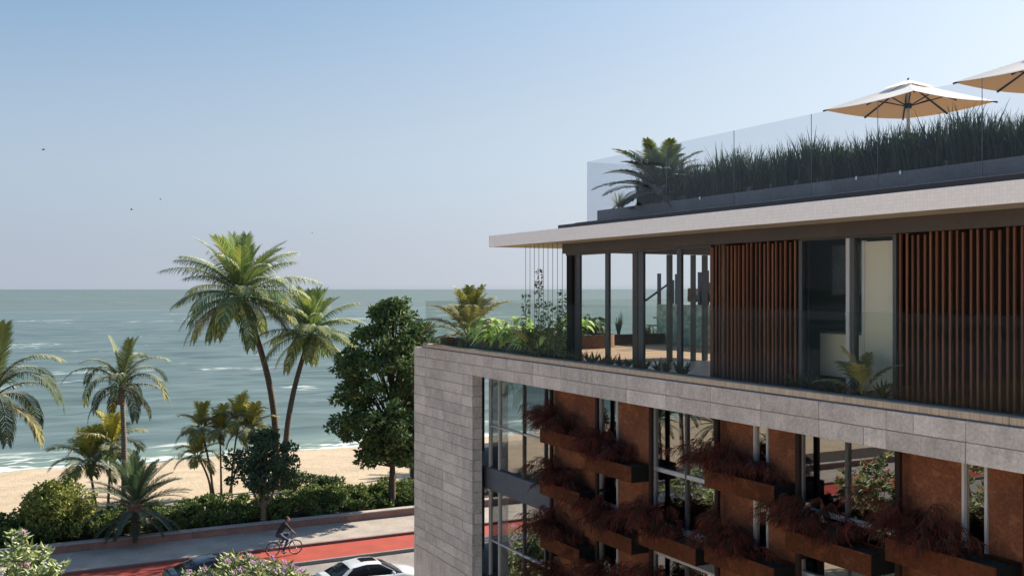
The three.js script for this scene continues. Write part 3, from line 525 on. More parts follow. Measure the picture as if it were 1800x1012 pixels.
palm('beach_palm', 'second palm on the beach hidden behind the building', [33.5, 0.1, -61.5], { seed: 87, key: 'coco', specs: coco, n: 22, trunks: [{ top: [-0.3, 6.2, 0], r0: 0.22, r1: 0.14, s: 0.6 }] });
// palms left of the view that the windows mirror
[[-16, -56.2, 3.6, 71], [-18.3, -56.8, 4.4, 73], [-20.2, -55.4, 3.2, 79]].forEach(([x, z, h, s], i) => palm('garden_palm', ['first', 'second', 'third'][i] + ' of the palms mirrored in the windows, left of the view', [x, 0.3, z], { seed: s, key: 'date', specs: date, n: 30, trunks: [{ top: [0.2, h, 0], r0: 0.2, r1: 0.14, mat: M.palmBarkGrey, s: 0.8 }] }, 'palms mirrored in the windows'));

// leafy crowns: many small leaves on clumps spread through the volume
function addClump(g, C, r, n, R, o) {
  for (let k = 0; k < n; k++) {
    const d = rdir(R); d.y = d.y * 0.85 + 0.12; const rr = r * (0.55 + 0.5 * Math.pow(R(), 0.6));
    const P = V(C.x + d.x * rr * (o.sx || 1), C.y + d.y * rr * (o.sy || 0.8), C.z + d.z * rr * (o.sx || 1));
    const D = d.clone().multiplyScalar(0.7).add(rdir(R).multiplyScalar(0.9)).add(V(0, o.up ?? -0.1, 0)).normalize(), S = V().crossVectors(D, rdir(R)).normalize();
    g.leaf(P, D, S, o.l * (0.7 + R() * 0.6), o.w * (0.7 + R() * 0.6), vary(R() < (o.p2 || 0.2) ? o.c2 || o.c : o.c, R, 0.28));
  }
}
function crownShape(R, n, f) { const out = []; let guard = 0; while (out.length < n && guard++ < n * 60) { const p = f(R); if (p) out.push(p); } return out; }
function tree(name, label, pos, o) {
  const R = rng(o.seed), t = thing(name, label, o.cat || 'tree', pos, 0, o.group), g = new Geo(), wood = new Geo();
  for (const c of crownShape(R, o.clumps, o.at)) {
    addClump(g, c, o.cr * (0.75 + R() * 0.5), o.per, R, o);
    if (o.limb && R() < o.limb) { const s = V(0, Math.max(o.fork, c.y * 0.62 - 0.3), 0), m = s.clone().lerp(c, 0.5); m.y += 0.12 * c.y * (R() - 0.3); wood.tube([s, m, c], [o.tr * 0.34, o.tr * 0.2, 0.012], 5); }
  }
  if (o.trunk) { const pts = o.trunk.map(p => V(...p)); wood.tube(pts, pts.map((_, i) => lerp(o.tr, o.tr * 0.25, i / (pts.length - 1)) * (i === 0 ? 1.35 : 1)), 9); for (const b of o.stems || []) wood.tube(b.map(p => V(...p)), b.map((_, i) => lerp(o.tr * 0.6, o.tr * 0.2, i / (b.length - 1))), 7); }
  part(t, 'crown', g.build(), o.mat || M.leafDull);
  if (wood.p.length) part(t, 'trunk', wood.build(), o.bark || M.bark);
  return t;
}
tree('street_tree', 'tall dense egg-shaped tree beside the stone corner of the building', [20.2, 0.3, -53.9], {
  seed: 101, clumps: 215, per: 92, cr: 0.50, l: 0.27, w: 0.085, sy: 0.72, c: [0.06, 0.11, 0.032], c2: [0.14, 0.175, 0.05], p2: 0.18, tr: 0.19, fork: 2.3, limb: 0.45, trunk: [[0, -0.1, 0], [0.05, 2.2, 0], [0, 5, 0.1], [0.1, 8.5, 0], [0.1, 11, 0]],
  at: R => { const y = 2.6 + R() * 8.9, u = (y - 2.6) / 8.9, rm = 3.5 * Math.pow(Math.sin(Math.PI * Math.pow(0.05 + 0.93 * u, 0.92)), 0.62), a = R() * 6.283, bump = 0.66 + 0.56 * vnoise(a * 1.9, y * 1.2, 5), r = rm * bump * Math.pow(R(), 0.42); return V(r * Math.cos(a), y - 0.10 * r, r * Math.sin(a)); } });
tree('beach_tree', 'small dark round-headed tree with a pale forked trunk behind the wall', [12.72, 0.3, -53.0], {
  seed: 111, clumps: 95, per: 62, cr: 0.36, l: 0.19, w: 0.062, c: [0.042, 0.085, 0.045], c2: [0.07, 0.12, 0.045], tr: 0.13, fork: 1.3, limb: 0.5, bark: M.barkPale, trunk: [[0, -0.1, 0], [0.02, 0.9, 0], [0, 1.7, 0.05], [0.1, 3, 0]], stems: [[[0, 0.8, 0], [-0.4, 1.5, 0], [-0.9, 2.4, 0.2]], [[0, 0.8, 0], [0.45, 1.5, 0.1], [0.9, 2.5, 0]]],
  at: R => { const y = 1.95 + R() * 2.75, u = (y - 1.95) / 2.75, rm = 1.7 * Math.sqrt(Math.max(0.08, 1 - Math.pow(2 * u - 0.85, 2))), a = R() * 6.283, r = rm * Math.pow(R(), 0.5) * (0.62 + 0.7 * vnoise(a * 2.2, y * 1.4, 9)); return V(r * Math.cos(a) * 1.05, y, r * Math.sin(a)); } });
tree('round_bush', 'large rounded bush with sunlit yellow-green leaves behind the wall', [2.95, 0.3, -55.2], {
  seed: 121, cat: 'bush', clumps: 150, per: 80, cr: 0.40, l: 0.17, w: 0.065, c: [0.20, 0.24, 0.06], c2: [0.28, 0.29, 0.08], p2: 0.3, tr: 0.1, fork: 0.3, limb: 0.2, trunk: [[0, 0, 0], [0, 1, 0], [0, 1.6, 0]],
  at: R => { const d = rdir(R), r = Math.pow(R(), 0.3) * (0.82 + 0.3 * vnoise(d.x * 3 + 5, d.z * 3 + d.y * 2, 15)); return V(d.x * 1.55 * r, Math.max(0.15, 1.3 + d.y * 1.35 * r), d.z * 1.5 * r); } });
tree('low_bush', 'low dark bush on the sand below the coconut palms', [17.9, 0.1, -61.5], { seed: 131, cat: 'bush', clumps: 45, per: 60, cr: 0.32, l: 0.16, w: 0.06, c: [0.05, 0.09, 0.035], at: R => { const x = (R() - 0.5) * 3.4; return V(x, 0.15 + R() * (x < 0 ? 1.0 : 0.45), (R() - 0.5) * 1.1); } });
// clipped-free hedge behind the wall, one planted length after another
{
  const cols = [[0.085, 0.135, 0.036], [0.105, 0.155, 0.04], [0.078, 0.125, 0.036]];
  [[-5, -1], [-1, 2], [2, 7.5], [7.5, 13], [13, 18.4], [18.4, 24], [24, 34]].forEach(([x0, x1], k) => {
    const R = rng(140 + k), g = new Geo(), n = Math.round((x1 - x0) * 26), near = k < 6;
    for (let i = 0; i < n * (near ? 1 : 0.5); i++) { const x = x0 + R() * (x1 - x0), d = R(), z = -53.55 - d * 3.1, h = 0.72 * (0.62 + 0.5 * vnoise(x * 0.9, z * 0.9, 31) + 0.35 * vnoise(x * 2.7, z * 2, 37)) * (0.55 + 0.65 * Math.sqrt(d)); addClump(g, V(x, 0.3 + h * Math.pow(R(), 0.35), z), 0.25, near ? 62 : 40, R, { l: 0.17, w: 0.062, c: cols[k % 3], c2: [0.20, 0.23, 0.06], p2: 0.22, up: 0.3 }); }
    const where = ['just left of the frame', 'under the round bush', 'around the date palm', 'below the clump palms', 'around the small tree', 'at the tall tree', 'behind the stone corner'][k];
    single('hedge', g.build(), M.leafDull, 'length of dark green hedge behind the low wall, ' + where, 'hedge', [0, 0, 0], 'hedge along the seafront wall');
  });
}
// flowering shrubs near the camera side of the road and in the garden that the windows mirror
function flowerShrub(name, label, pos, o, group) {
  const R = rng(o.seed), t = thing(name, label, 'shrub', pos, 0, group), g = new Geo(), f = new Geo(), w = new Geo();
  for (let i = 0; i < o.clumps; i++) {
    const d = rdir(R), r = Math.pow(R(), 0.4), c = V(d.x * o.rx * r, Math.max(0.4, o.h - o.ry + d.y * o.ry * r * (0.85 + 0.4 * vnoise(d.x * 4 + 9, d.z * 4, 3))), d.z * o.rz * r);
    for (let k = 0; k < o.per; k++) { const q = rdir(R); q.y = Math.abs(q.y) * 0.5 - 0.1; q.normalize(); const P = c.clone().addScaledVector(rdir(R), 0.12), S = V().crossVectors(q, V(0, 1, 0)).add(rdir(R).multiplyScalar(0.35)).normalize(); g.leaf(P, q, S, o.l * (0.7 + R() * 0.6), o.w * (0.8 + R() * 0.4), vary(R() < 0.3 ? o.c2 : o.c, R, 0.22), 0.3); }
    if (R() < o.fl && c.y > o.h - o.ry * 1.2) { const C = c.clone().add(V((R() - 0.5) * 0.2, 0.16 + R() * 0.1, (R() - 0.5) * 0.2)); for (let k = 0; k < 22; k++) { const q = rdir(R); q.y = q.y * 0.6 + 0.3; f.leaf(C.clone().addScaledVector(rdir(R), 0.06), q.normalize(), V().crossVectors(q, rdir(R)).normalize(), 0.05 + R() * 0.035, 0.022, vary(o.fc, R, 0.3)); } }
    if (R() < 0.25) w.tube([V(c.x * 0.1, 0, c.z * 0.1), V(c.x * 0.5, c.y * 0.6, c.z * 0.5), c], [0.03, 0.02, 0.008], 5);
  }
  part(t, 'foliage', g.build(), M.leaf); part(t, 'flowers', f.build(), M.petal); part(t, 'stems', w.build(), M.barkPale);
  return t;
}
const PU = [0.52, 0.30, 0.56], OR = [0.62, 0.14, 0.07];
flowerShrub('flowering_shrub', 'lush shrub with purple flower clusters in front of the dark car', [7.0, -0.15, -31.9], { seed: 201, clumps: 320, per: 22, h: 4.2, rx: 2.3, ry: 1.0, rz: 1.5, l: 0.26, w: 0.042, c: [0.17, 0.22, 0.06], c2: [0.27, 0.30, 0.11], fl: 0.45, fc: PU });
flowerShrub('flowering_shrub', 'pale green shrub with pink flowers in the lower left corner', [0.85, -0.15, -28.8], { seed: 207, clumps: 170, per: 18, h: 6.3, rx: 1.05, ry: 1.9, rz: 1.0, l: 0.22, w: 0.065, c: [0.20, 0.27, 0.08], c2: [0.32, 0.36, 0.15], fl: 0.22, fc: [0.55, 0.30, 0.50] });
[[-8.4, -30.6, 4.3, OR, 211], [-9.8, -26.4, 4.5, OR, 213], [-2.6, -34.8, 3.9, PU, 217], [-5.2, -33.2, 4.1, OR, 219], [-13, -31.5, 3.9, OR, 223], [-11.5, -22.5, 4.6, OR, 227], [-15, -27, 4.2, PU, 229]].forEach(([x, z, h, fc, s], i) =>
  flowerShrub('garden_shrub', ['first', 'second', 'third', 'fourth', 'fifth', 'sixth', 'seventh'][i] + ' garden shrub left of the view, mirrored in the windows', [x, -0.15, z], { seed: s, clumps: 130, per: 18, h: h + 1.2, rx: 1.9, ry: 2.0, rz: 1.6, l: 0.28, w: 0.07, c: [0.13, 0.18, 0.05], c2: [0.22, 0.25, 0.08], fl: 0.6, fc }, 'garden shrubs mirrored in the windows'));

// ---------- roof garden ----------
{
  const R = rng(301), g = new Geo();
  for (let i = 0; i < 430; i++) {                                   // tufts of broad pointed blades
    const z0 = -19.3 + Math.pow(i / 430, 0.92) * 13.6 + (R() - 0.5) * 0.1, x0 = 13.12 + R() * 0.7, tall = (0.50 + 0.42 * vnoise(z0 * 1.7, 3, 41) + 0.25 * R()) * 1.08;
    for (let k = 0; k < 24; k++) {
      const a = R() * 6.283, h = tall * (0.5 + 0.6 * R()), le = (0.06 + R() * 0.38) * h, x = x0 + (R() - 0.5) * 0.12, z = z0 + (R() - 0.5) * 0.14;
      const p = [0, 0.35, 0.7, 1].map(t => V(x + Math.cos(a) * le * t * t, 14.42 + h * t * (1 - 0.10 * t), z + Math.sin(a) * le * t * t));
      g.side = V(Math.cos(a), 0, Math.sin(a)); g.blade(p, [0.018, 0.028, 0.020, 0.002], vary([0.024, 0.042, 0.024], R, 0.4));
    }
  }
  single('roof_grasses', g.build(), M.leafDull, 'dense band of dark green ornamental grasses in the roof planter', 'grass', [0, 0, 0], null, 'stuff');
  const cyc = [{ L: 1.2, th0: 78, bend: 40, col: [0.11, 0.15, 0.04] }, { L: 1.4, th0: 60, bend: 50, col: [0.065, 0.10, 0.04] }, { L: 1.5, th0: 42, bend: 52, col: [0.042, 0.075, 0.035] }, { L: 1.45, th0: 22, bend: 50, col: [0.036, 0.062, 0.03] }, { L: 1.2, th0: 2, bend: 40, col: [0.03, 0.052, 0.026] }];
  for (const c of cyc) { c.n = 56; c.lf = 0.27; c.w = 0.026; c.stem = 0.016; c.hang = 0.25; c.start = 0.12; }
  palm('cycad', 'dark green cycad with arching fronds at the corner of the roof garden', [13.45, 14.42, -18.75], { seed: 311, key: 'cycad', specs: cyc, n: 46, drop: 0.02, trunks: [{ top: [0, 0.42, 0], r0: 0.14, r1: 0.12 }] });
  const s = new Geo();
  for (let i = 0; i < 46; i++) { const a = R() * 6.283, el = 0.5 + R() * 0.9, L = 0.36 + R() * 0.25, P = V(0, 0, 0), p = [0, 0.35, 0.7, 1].map(t => V(Math.cos(a) * Math.cos(el) * L * t, Math.sin(el) * L * t - 0.18 * t * t * L, Math.sin(a) * Math.cos(el) * L * t)); s.side = V(0, 1, 0); s.blade(p, [0.02, 0.024, 0.016, 0.003], vary([0.20, 0.22, 0.13], R, 0.25)); }
  single('spider_plant', s.build(), M.leaf, 'small striped spider plant at the end of the roof planter', 'plant', [13.2, 14.5, -20.05]);
}

// ---------- parasols ----------
function parasol(pos, label) {
  const t = thing('parasol', label, 'parasol', pos, 0, 'cream parasols on the roof'), s = 1.18, e = 2.42, a = 2.90;
  const can = new Geo(), seg = 8;
  for (let k = 0; k < 4; k++) {                                    // four gores, each sagging a little between the ribs
    const c0 = rad(45 + 90 * k), c1 = rad(135 + 90 * k), q = Math.SQRT2 * s, P0 = V(Math.cos(c0) * q, e, Math.sin(c0) * q), P1 = V(Math.cos(c1) * q, e, Math.sin(c1) * q), A = V(0, a, 0), id = [];
    for (let i = 0; i <= seg; i++) { id.push([]); for (let j = 0; j <= seg; j++) { const t0 = 0.10 + 0.90 * i / seg, p = A.clone().lerp(P0.clone().lerp(P1, j / seg), t0); p.y -= 0.05 * Math.sin(Math.PI * j / seg) * t0; id[i].push(can.v(p.x, p.y, p.z)); } }
    for (let i = 0; i < seg; i++) for (let j = 0; j < seg; j++) can.quad(id[i][j], id[i + 1][j], id[i + 1][j + 1], id[i][j + 1]);
  }
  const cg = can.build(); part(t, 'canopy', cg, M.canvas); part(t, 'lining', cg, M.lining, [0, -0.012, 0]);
  const cap = new Geo(), cs = 0.34; const top = cap.v(0, a + 0.055, 0), cc = [[1, 1], [-1, 1], [-1, -1], [1, -1]].map(([x, z]) => cap.v(x * cs, a - 0.105, z * cs)); for (let k = 0; k < 4; k++) cap.tri(top, cc[k], cc[(k + 1) % 4]);
  part(t, 'vent_cap', cap.build(), M.canvas);
  part(t, 'pole', cyl(0.035, 0.035, 2.85, 14), M.alu);
  part(t, 'finial', cyl(0.025, 0.012, 0.05, 10, 0, a + 0.045, 0), M.black);
  part(t, 'hub', cyl(0.07, 0.07, 0.1, 14, 0, 2.36, 0), M.black);
  part(t, 'base', cham(0.8, 0.1, 0.8, 0.02, 0, 0.05, 0), M.planterGrey);
  for (let k = 0; k < 8; k++) {
    const an = rad(45 * k), r = (k % 2 ? Math.SQRT2 * s + 0.03 : s), x = Math.cos(an) * r, z = Math.sin(an) * r, sag = k % 2 ? 0 : 0.05;
    part(t, 'rib', sqbar([Math.cos(an) * 0.1, a - 0.05, Math.sin(an) * 0.1], [x, e - 0.03 - sag, z], 0.03), M.black);
    part(t, 'strut', sqbar([Math.cos(an) * 0.06, 2.41, Math.sin(an) * 0.06], [x * 0.5, lerp(a, e, 0.5) - 0.05 - sag * 0.5, z * 0.5], 0.02), M.black);
  }
  return t;
}
parasol([17.0, 14.0, -14.92], 'cream square parasol standing whole above the roof grasses');
parasol([17.02, 14.0, -11.66], 'cream parasol cut by the right edge of the picture');

// ---------- planters with red feathery plants on the facade ----------
{
  const P = [ // bay, top of the box, words
    [0, 9.30, 'highest planter of the bay next to the corner glazing'], [0, 8.08, 'second planter down in the bay next to the corner glazing'], [0, 6.82, 'third planter down in the bay next to the corner glazing'], [0, 5.55, 'lowest planter of the bay next to the corner glazing'],
    [1, 8.98, 'upper planter in the second bay from the corner glazing'], [1, 7.52, 'middle planter in the second bay from the corner glazing'], [1, 6.15, 'lower planter in the second bay from the corner glazing'],
    [2, 7.80, 'planter under the first wide window'], [2, 6.5, 'planter low under the first wide window'],
    [3, 9.32, 'planter hung high between the two wide windows'], [3, 7.95, 'planter hung low between the two wide windows'],
    [4, 8.66, 'planter across the second wide window'], [5, 8.98, 'planter nearest the right edge']];
  P.forEach(([bay, top, words], i) => {
    const z0 = POSTS[bay] + 0.075, z1 = POSTS[bay + 1] - 0.19, L = z1 - z0, x0 = 11.62, w = 0.53, h = 0.33, R = rng(400 + i * 13);
    const p = thing('facade_planter', 'brown steel box, ' + words, 'planter', [x0, top - h, z0], 0, 'steel planters on the facade');
    part(p, 'front_plate', cspan(0, 0.02, 0, h, 0, L, 0.003), M.corten); part(p, 'back_plate', span(w - 0.02, w, 0, h, 0, L), M.corten); part(p, 'bottom_plate', span(0.02, w - 0.02, 0, 0.02, 0, L), M.black);
    part(p, 'end_plate', span(0.021, w - 0.021, 0.02, h, L - 0.02, L + 0.002), M.black); part(p, 'end_plate', span(0.021, w - 0.021, 0.02, h, 0, 0.02), M.black); part(p, 'soil', span(0.02, w - 0.02, 0.02, h - 0.06, 0.02, L - 0.02), M.soil);
    // the plant: arching stems that carry drooping narrow leaves, fullest over the sea end of the box
    const g = new Geo(), st = new Geo();
    const heads = 66;
    for (let k = 0; k < heads; k++) {
      const u = 0.62 * Math.pow(R(), 1.3) + (R() < 0.12 ? 0.35 * R() : 0), C = V(0.06 + R() * 0.34, h - 0.06, 0.06 + u * (L - 0.25)), a = R() * 6.283, env = 1 - 0.72 * u, hgt = (0.26 + 0.62 * R()) * env, out = (0.12 + 0.55 * R()) * (0.7 + 0.3 * env);
      const T1 = C.clone().add(V(Math.cos(a) * out * 0.5 - 0.05, hgt, Math.sin(a) * out * 0.9 - 0.10 * env)), T2 = C.clone().add(V(Math.cos(a) * out * 1.0 - 0.10, hgt * (0.25 + 0.5 * R()), Math.sin(a) * out * 1.35 - 0.16 * env));
      if (T1.x > 0.44) T1.x = 0.44; if (T2.x > 0.44) T2.x = 0.44;
      const line = []; for (let q = 0; q <= 5; q++) { const t = q / 5; line.push(C.clone().multiplyScalar((1 - t) * (1 - t)).addScaledVector(T1.clone().addScaledVector(V(0, 1, 0), hgt * 0.35), 2 * t * (1 - t)).addScaledVector(T2, t * t)); }
      st.tube(line, [0.006, 0.005, 0.005, 0.004, 0.003, 0.002], 3);
      for (let q = 0; q < 44; q++) {
        const t = 0.25 + 0.75 * R(), f = t * 5, b = Math.min(4, Math.floor(f)), Q = line[b].clone().lerp(line[b + 1], f - b), d = rdir(R).multiplyScalar(0.6).add(V(Q.x - 0.3, 0, (Q.z - 0.4) * 0.8).normalize().multiplyScalar(0.6)); d.y = d.y * 0.7 - 0.42; d.normalize(); if (Q.x + d.x * 0.2 > 0.5) d.x = -Math.abs(d.x);
        const l = 0.13 + R() * 0.15, m = Q.clone().addScaledVector(d, l * 0.5), e = m.clone().addScaledVector(d.clone().add(V(0, -0.7, 0)).normalize(), l * 0.5);
        g.side = rdir(R); g.blade([Q, m, e], [0.007, 0.011, 0.002], vary(R() < 0.25 ? [0.034, 0.032, 0.013] : R() < 0.35 ? [0.15, 0.020, 0.011] : [0.072, 0.012, 0.009], R, 0.4));
      }
    }
    const q = thing('red_feathery_plant', 'red feathery plant in the ' + words, 'plant', [x0, top - h, z0], 0, 'red plants in the facade planters');
    part(q, 'foliage', g.build(), M.leafDull); part(q, 'stems', st.build(), M.corten);
  });
}

// ---------- terrace ----------
{
  const p = thing('terrace_planter', 'long dark planter box along the terrace glass', 'planter', [12.22, 10.72, -28.4]);
  part(p, 'front_wall', cspan(0, 0.05, -0.1, 0.40, 0, 6.7, 0.006), M.planterDark); part(p, 'back_wall', cspan(0.85, 0.9, -0.1, 0.40, 0, 6.7, 0.006), M.planterDark); part(p, 'end_wall', cspan(0.05, 0.85, -0.1, 0.40, 0, 0.05, 0.006), M.planterDark); part(p, 'end_wall', cspan(0.05, 0.85, -0.1, 0.40, 6.65, 6.7, 0.006), M.planterDark); part(p, 'soil', span(0.05, 0.85, -0.1, 0.34, 0.05, 6.65), M.soil);
  const p2 = thing('terrace_planter', 'low curved corten planter at the sea edge of the terrace', 'planter', [17.15, 10.72, -28.3]);
  const sh = new THREE.Shape(); sh.absarc(0, 0, 1.1, 0, Math.PI * 2); const ho = new THREE.Path(); ho.absarc(0, 0, 1.06, 0, Math.PI * 2); sh.holes.push(ho); const eg = new THREE.ExtrudeGeometry(sh, { depth: 0.42, bevelEnabled: false, curveSegments: 48 }); eg.rotateX(-Math.PI / 2); part(p2, 'rim', eg, mat([0.28, 0.13, 0.06], { map: T.rust, roughness: 0.7 })); part(p2, 'soil', cyl(1.06, 1.06, 0.36, 40), M.soil);
  const p3 = thing('terrace_planter', 'straight corten planter between the curved planter and the stone plinth', 'planter', [19.5, 10.72, -29.0]);
  part(p3, 'front_wall', cspan(-1.2, 1.15, 0, 0.36, 0.44, 0.5, 0.006), M.corten); part(p3, 'soil', span(-1.2, 1.15, 0, 0.30, -0.1, 0.44), M.soil);
  const ac = [{ L: 1.3, th0: 84, bend: 30, col: [0.20, 0.20, 0.04] }, { L: 1.5, th0: 66, bend: 55, col: [0.20, 0.19, 0.045] }, { L: 1.5, th0: 48, bend: 70, col: [0.16, 0.16, 0.04] }, { L: 1.2, th0: 25, bend: 60, col: [0.10, 0.11, 0.03] }];
  for (const c of ac) { c.n = 34; c.lf = 0.36; c.w = 0.035; c.stem = 0.014; c.hang = 0.3; c.start = 0.3; }
  palm('areca_palm', 'yellow-green areca palm at the far end of the terrace planter', [12.62, 11.02, -27.3], { seed: 501, key: 'areca', specs: ac, n: 24, trunks: [{ top: [0, 0.15, 0], r0: 0.05, r1: 0.04, s: 1.1 }] });
  palm('areca_palm', 'small areca palm spilling over the coping in front of the planter', [12.12, 10.95, -22.5], { seed: 507, key: 'areca', specs: ac, n: 9, trunks: [{ top: [0, 0.12, 0], r0: 0.04, r1: 0.03, s: 0.55 }] });
  palm('areca_palm', 'sunlit ochre palm behind the glass below the cream door panel', [12.36, 10.8, -11.75], { seed: 509, key: 'areca', specs: ac, n: 9, trunks: [{ top: [0, 0.1, 0], r0: 0.04, r1: 0.03, s: 0.62 }] });
  const broad = (label, pos, seed, n, h, c, c2, L = 0.42, W = 0.10) => {
    const R = rng(seed), t = thing('broadleaf_plant', label, 'plant', pos, 0, 'leafy plants on the terrace'), st = new Geo();
    for (let i = 0; i < n; i++) {
      const a = R() * 6.283, el = 0.5 + R() * 0.95, hh = h * (0.35 + 0.65 * R()), P = V(Math.cos(a) * hh * Math.cos(el) * 0.7, hh * Math.sin(el), Math.sin(a) * hh * Math.cos(el) * 0.7), g = new Geo(), cc = vary(R() < 0.3 ? c2 : c, R, 0.2), l = L * (0.7 + R() * 0.5), w = W * (0.7 + R() * 0.5);
      st.tube([V(P.x * 0.1, 0, P.z * 0.1), P.clone().multiplyScalar(0.6).add(V(0, 0.06, 0)), P], [0.012, 0.009, 0.006], 4);
      const D = V(Math.cos(a), 0, Math.sin(a)), S = V(-Math.sin(a), 0, Math.cos(a)); let last = null;
      for (let k = 0; k <= 5; k++) { const t2 = k / 5, dy = 0.25 * t2 - 0.75 * t2 * t2, ww = w * Math.pow(Math.sin(Math.PI * Math.min(0.98, 0.06 + 0.92 * Math.pow(t2, 0.8))), 0.8), q = P.clone().addScaledVector(D, l * t2 * 0.9).add(V(0, l * dy, 0)); const row = [-1, 0, 1].map(s => g.v(q.x + S.x * s * ww, q.y + (s ? 0.25 * ww : 0), q.z + S.z * s * ww, cc)); if (last) { g.quad(last[0], last[1], row[1], row[0]); g.quad(last[1], last[2], row[2], row[1]); } last = row; }
      part(t, 'leaf', g.build(), M.leaf);
    }
    part(t, 'stems', st.build(), M.leafStem || (M.leafStem = mat([0.10, 0.14, 0.04])));
    return t;
  };
  const lg = [0.24, 0.42, 0.06], ly = [0.38, 0.50, 0.10], dg = [0.05, 0.09, 0.03];
  broad('bright green broadleaf plant next to the areca palm', [12.65, 11.05, -25.9], 521, 52, 0.8, lg, ly);
  broad('low dark leafed plant between the bright plants in the long planter', [12.6, 11.05, -25.0], 523, 26, 0.4, dg, lg, 0.34, 0.07);
  broad('bright green broadleaf plant in the middle of the long planter', [12.65, 11.05, -24.2], 527, 54, 0.85, lg, ly);
  broad('yellow-green broadleaf plant under the vine wires', [12.6, 11.05, -23.2], 531, 44, 0.65, ly, lg, 0.5, 0.06);
  broad('bright leafed plant beside the black corner column', [12.7, 11.05, -22.0], 533, 40, 0.75, lg, ly);
  broad('tall yellow-green plant at the very end of the long planter', [12.6, 11.05, -26.6], 543, 34, 0.6, ly, lg, 0.4, 0.08);
  broad('bright plant leaning over the coping below the vine wires', [12.35, 11.05, -24.6], 545, 40, 0.6, ly, lg, 0.5, 0.08);
  broad('bright plant seen through the first glass door, in the curved planter', [16.75, 11.05, -28.0], 541, 40, 0.8, lg, ly);
  broad('dark green bush of large leaves in the curved planter', [17.65, 11.05, -28.3], 547, 60, 0.72, dg, [0.07, 0.12, 0.04], 0.4, 0.1);
  broad('light green plant in the straight corten planter', [20.1, 11.0, -28.75], 551, 24, 0.45, ly, lg, 0.3, 0.06);
  { const R = rng(557), g = new Geo(); for (let i = 0; i < 34; i++) { const a = R() * 6.28, h = 0.5 + R() * 0.45; g.side = V(Math.cos(a), 0, Math.sin(a)); g.blade([0, 0.5, 1].map(t => V(R() * 0.05 + Math.cos(a) * 0.16 * t, h * t, Math.sin(a) * 0.16 * t)), [0.04, 0.045, 0.004], vary([0.05, 0.10, 0.035], R)); } single('sansevieria', g.build(), M.leafDull, 'upright sword-leaved plant at the straight corten planter', 'plant', [18.9, 10.98, -28.75]); }
  // rosettes in the gutter behind the glass
  const NTH = 'first second third fourth fifth sixth seventh eighth ninth tenth eleventh twelfth thirteenth fourteenth'.split(' ');
  const ros = (zs, seed, words) => zs.forEach((z, i) => { const R = rng(seed + i), g = new Geo(), n = 26; for (let k = 0; k < n; k++) { const a = k * 2.4 + R() * 0.3, el = 0.35 + R() * 0.95, L = 0.22 + R() * 0.2; g.side = V(0, 1, 0); g.blade([0, 0.5, 1].map(t => V(Math.cos(a) * Math.cos(el) * L * t, Math.sin(el) * L * t - 0.05 * t * t, Math.sin(a) * Math.cos(el) * L * t)), [0.03, 0.045, 0.005], vary(R() < 0.2 ? [0.12, 0.05, 0.02] : [0.045, 0.085, 0.025], R, 0.3)); } single('rosette_plant', g.build(), M.leafDull, NTH[i] + ' small rosette plant from the sea side in the row ' + words, 'plant', [12.34 + R() * 0.12, 10.88, z], 'rosette plants ' + words); });
  ros([-20.9, -20.55, -20.2, -19.85, -19.5, -19.15, -18.8, -18.45, -18.1, -17.75, -17.4, -17.05, -16.7, -16.4], 561, 'below the glass doors'); ros([-13.3, -12.95, -12.6, -12.25, -11.4], 581, 'below the kitchen window');
  bp('gutter_bed', span(12.12, 12.6, 10.62, 10.87, -21.4, ZN), M.soil);
  // wires and vines
  for (let k = 0; k < 9; k++) {
    const z = -22.75 + k * 0.232, R = rng(600 + k), top = [12.5, 11.6, 11.7, 13.1, 12.0, 12.3, 11.6, 12.2, 12.6][k];
    single('vine_wire', bar([12.15, 11.0, z], [12.15, 13.71, z], 0.006, 6), M.aluDark, 'thin steel wire, number ' + ['one', 'two', 'three', 'four', 'five', 'six', 'seven', 'eight', 'nine'][k] + ' of nine from the sea side, between planter and soffit', 'wire', [0, 0, 0], 'vine wires at the terrace corner');
    const t = thing('climbing_vine', 'thin vine climbing the wire, number ' + ['one', 'two', 'three', 'four', 'five', 'six', 'seven', 'eight', 'nine'][k] + ' from the sea side', 'vine', [12.15, 11.0, z], 0, 'vines on the wires'), g = new Geo(), pts = [];
    for (let q = 0; q <= 24; q++) { const y = (top - 11.0) * q / 24; pts.push(V(0.02 * Math.cos(q), y, 0.02 * Math.sin(q))); }
    const st = new Geo(); st.tube(pts, pts.map(() => 0.004), 4); part(t, 'stem', st.build(), M.barkPale);
    for (let q = 0; q < (top - 11) * 130; q++) { const y = Math.pow(R(), 1.25) * (top - 11), d = rdir(R); d.y *= 0.5; d.normalize(); g.leaf(V(d.x * 0.05, y, d.z * 0.06), d, V().crossVectors(d, rdir(R)).normalize(), 0.06 + R() * 0.05, 0.024, vary([0.12, 0.16, 0.06], R, 0.3)); }
    part(t, 'leaves', g.build(), M.leafDull);
  }
  // green stone plinth with steps, handrail and lounge
  const pl = thing('stone_plinth', 'raised plinth clad in green marble at the back of the terrace', 'plinth', [20.8, FL, -29.2]);
  for (let r = 0; r < 2; r++) for (let k = 0; k < 5; k++) part(pl, 'marble_slab', cspan(0, 0.04, r * 0.68 + 0.003, r * 0.68 + 0.677, k * 1.1 + 0.003, k * 1.1 + 1.097, 0.004), M.marble);
  for (let k = 0; k < 4; k++) part(pl, 'marble_slab', cspan(0.045 + k * 1.0, 1.04 + k * 1.0, 0.003, 1.355, -0.04, 0, 0.004), M.marble);
  part(pl, 'core', span(0.04, 4.2, 0, 1.35, 0, 5.5), M.plaster);
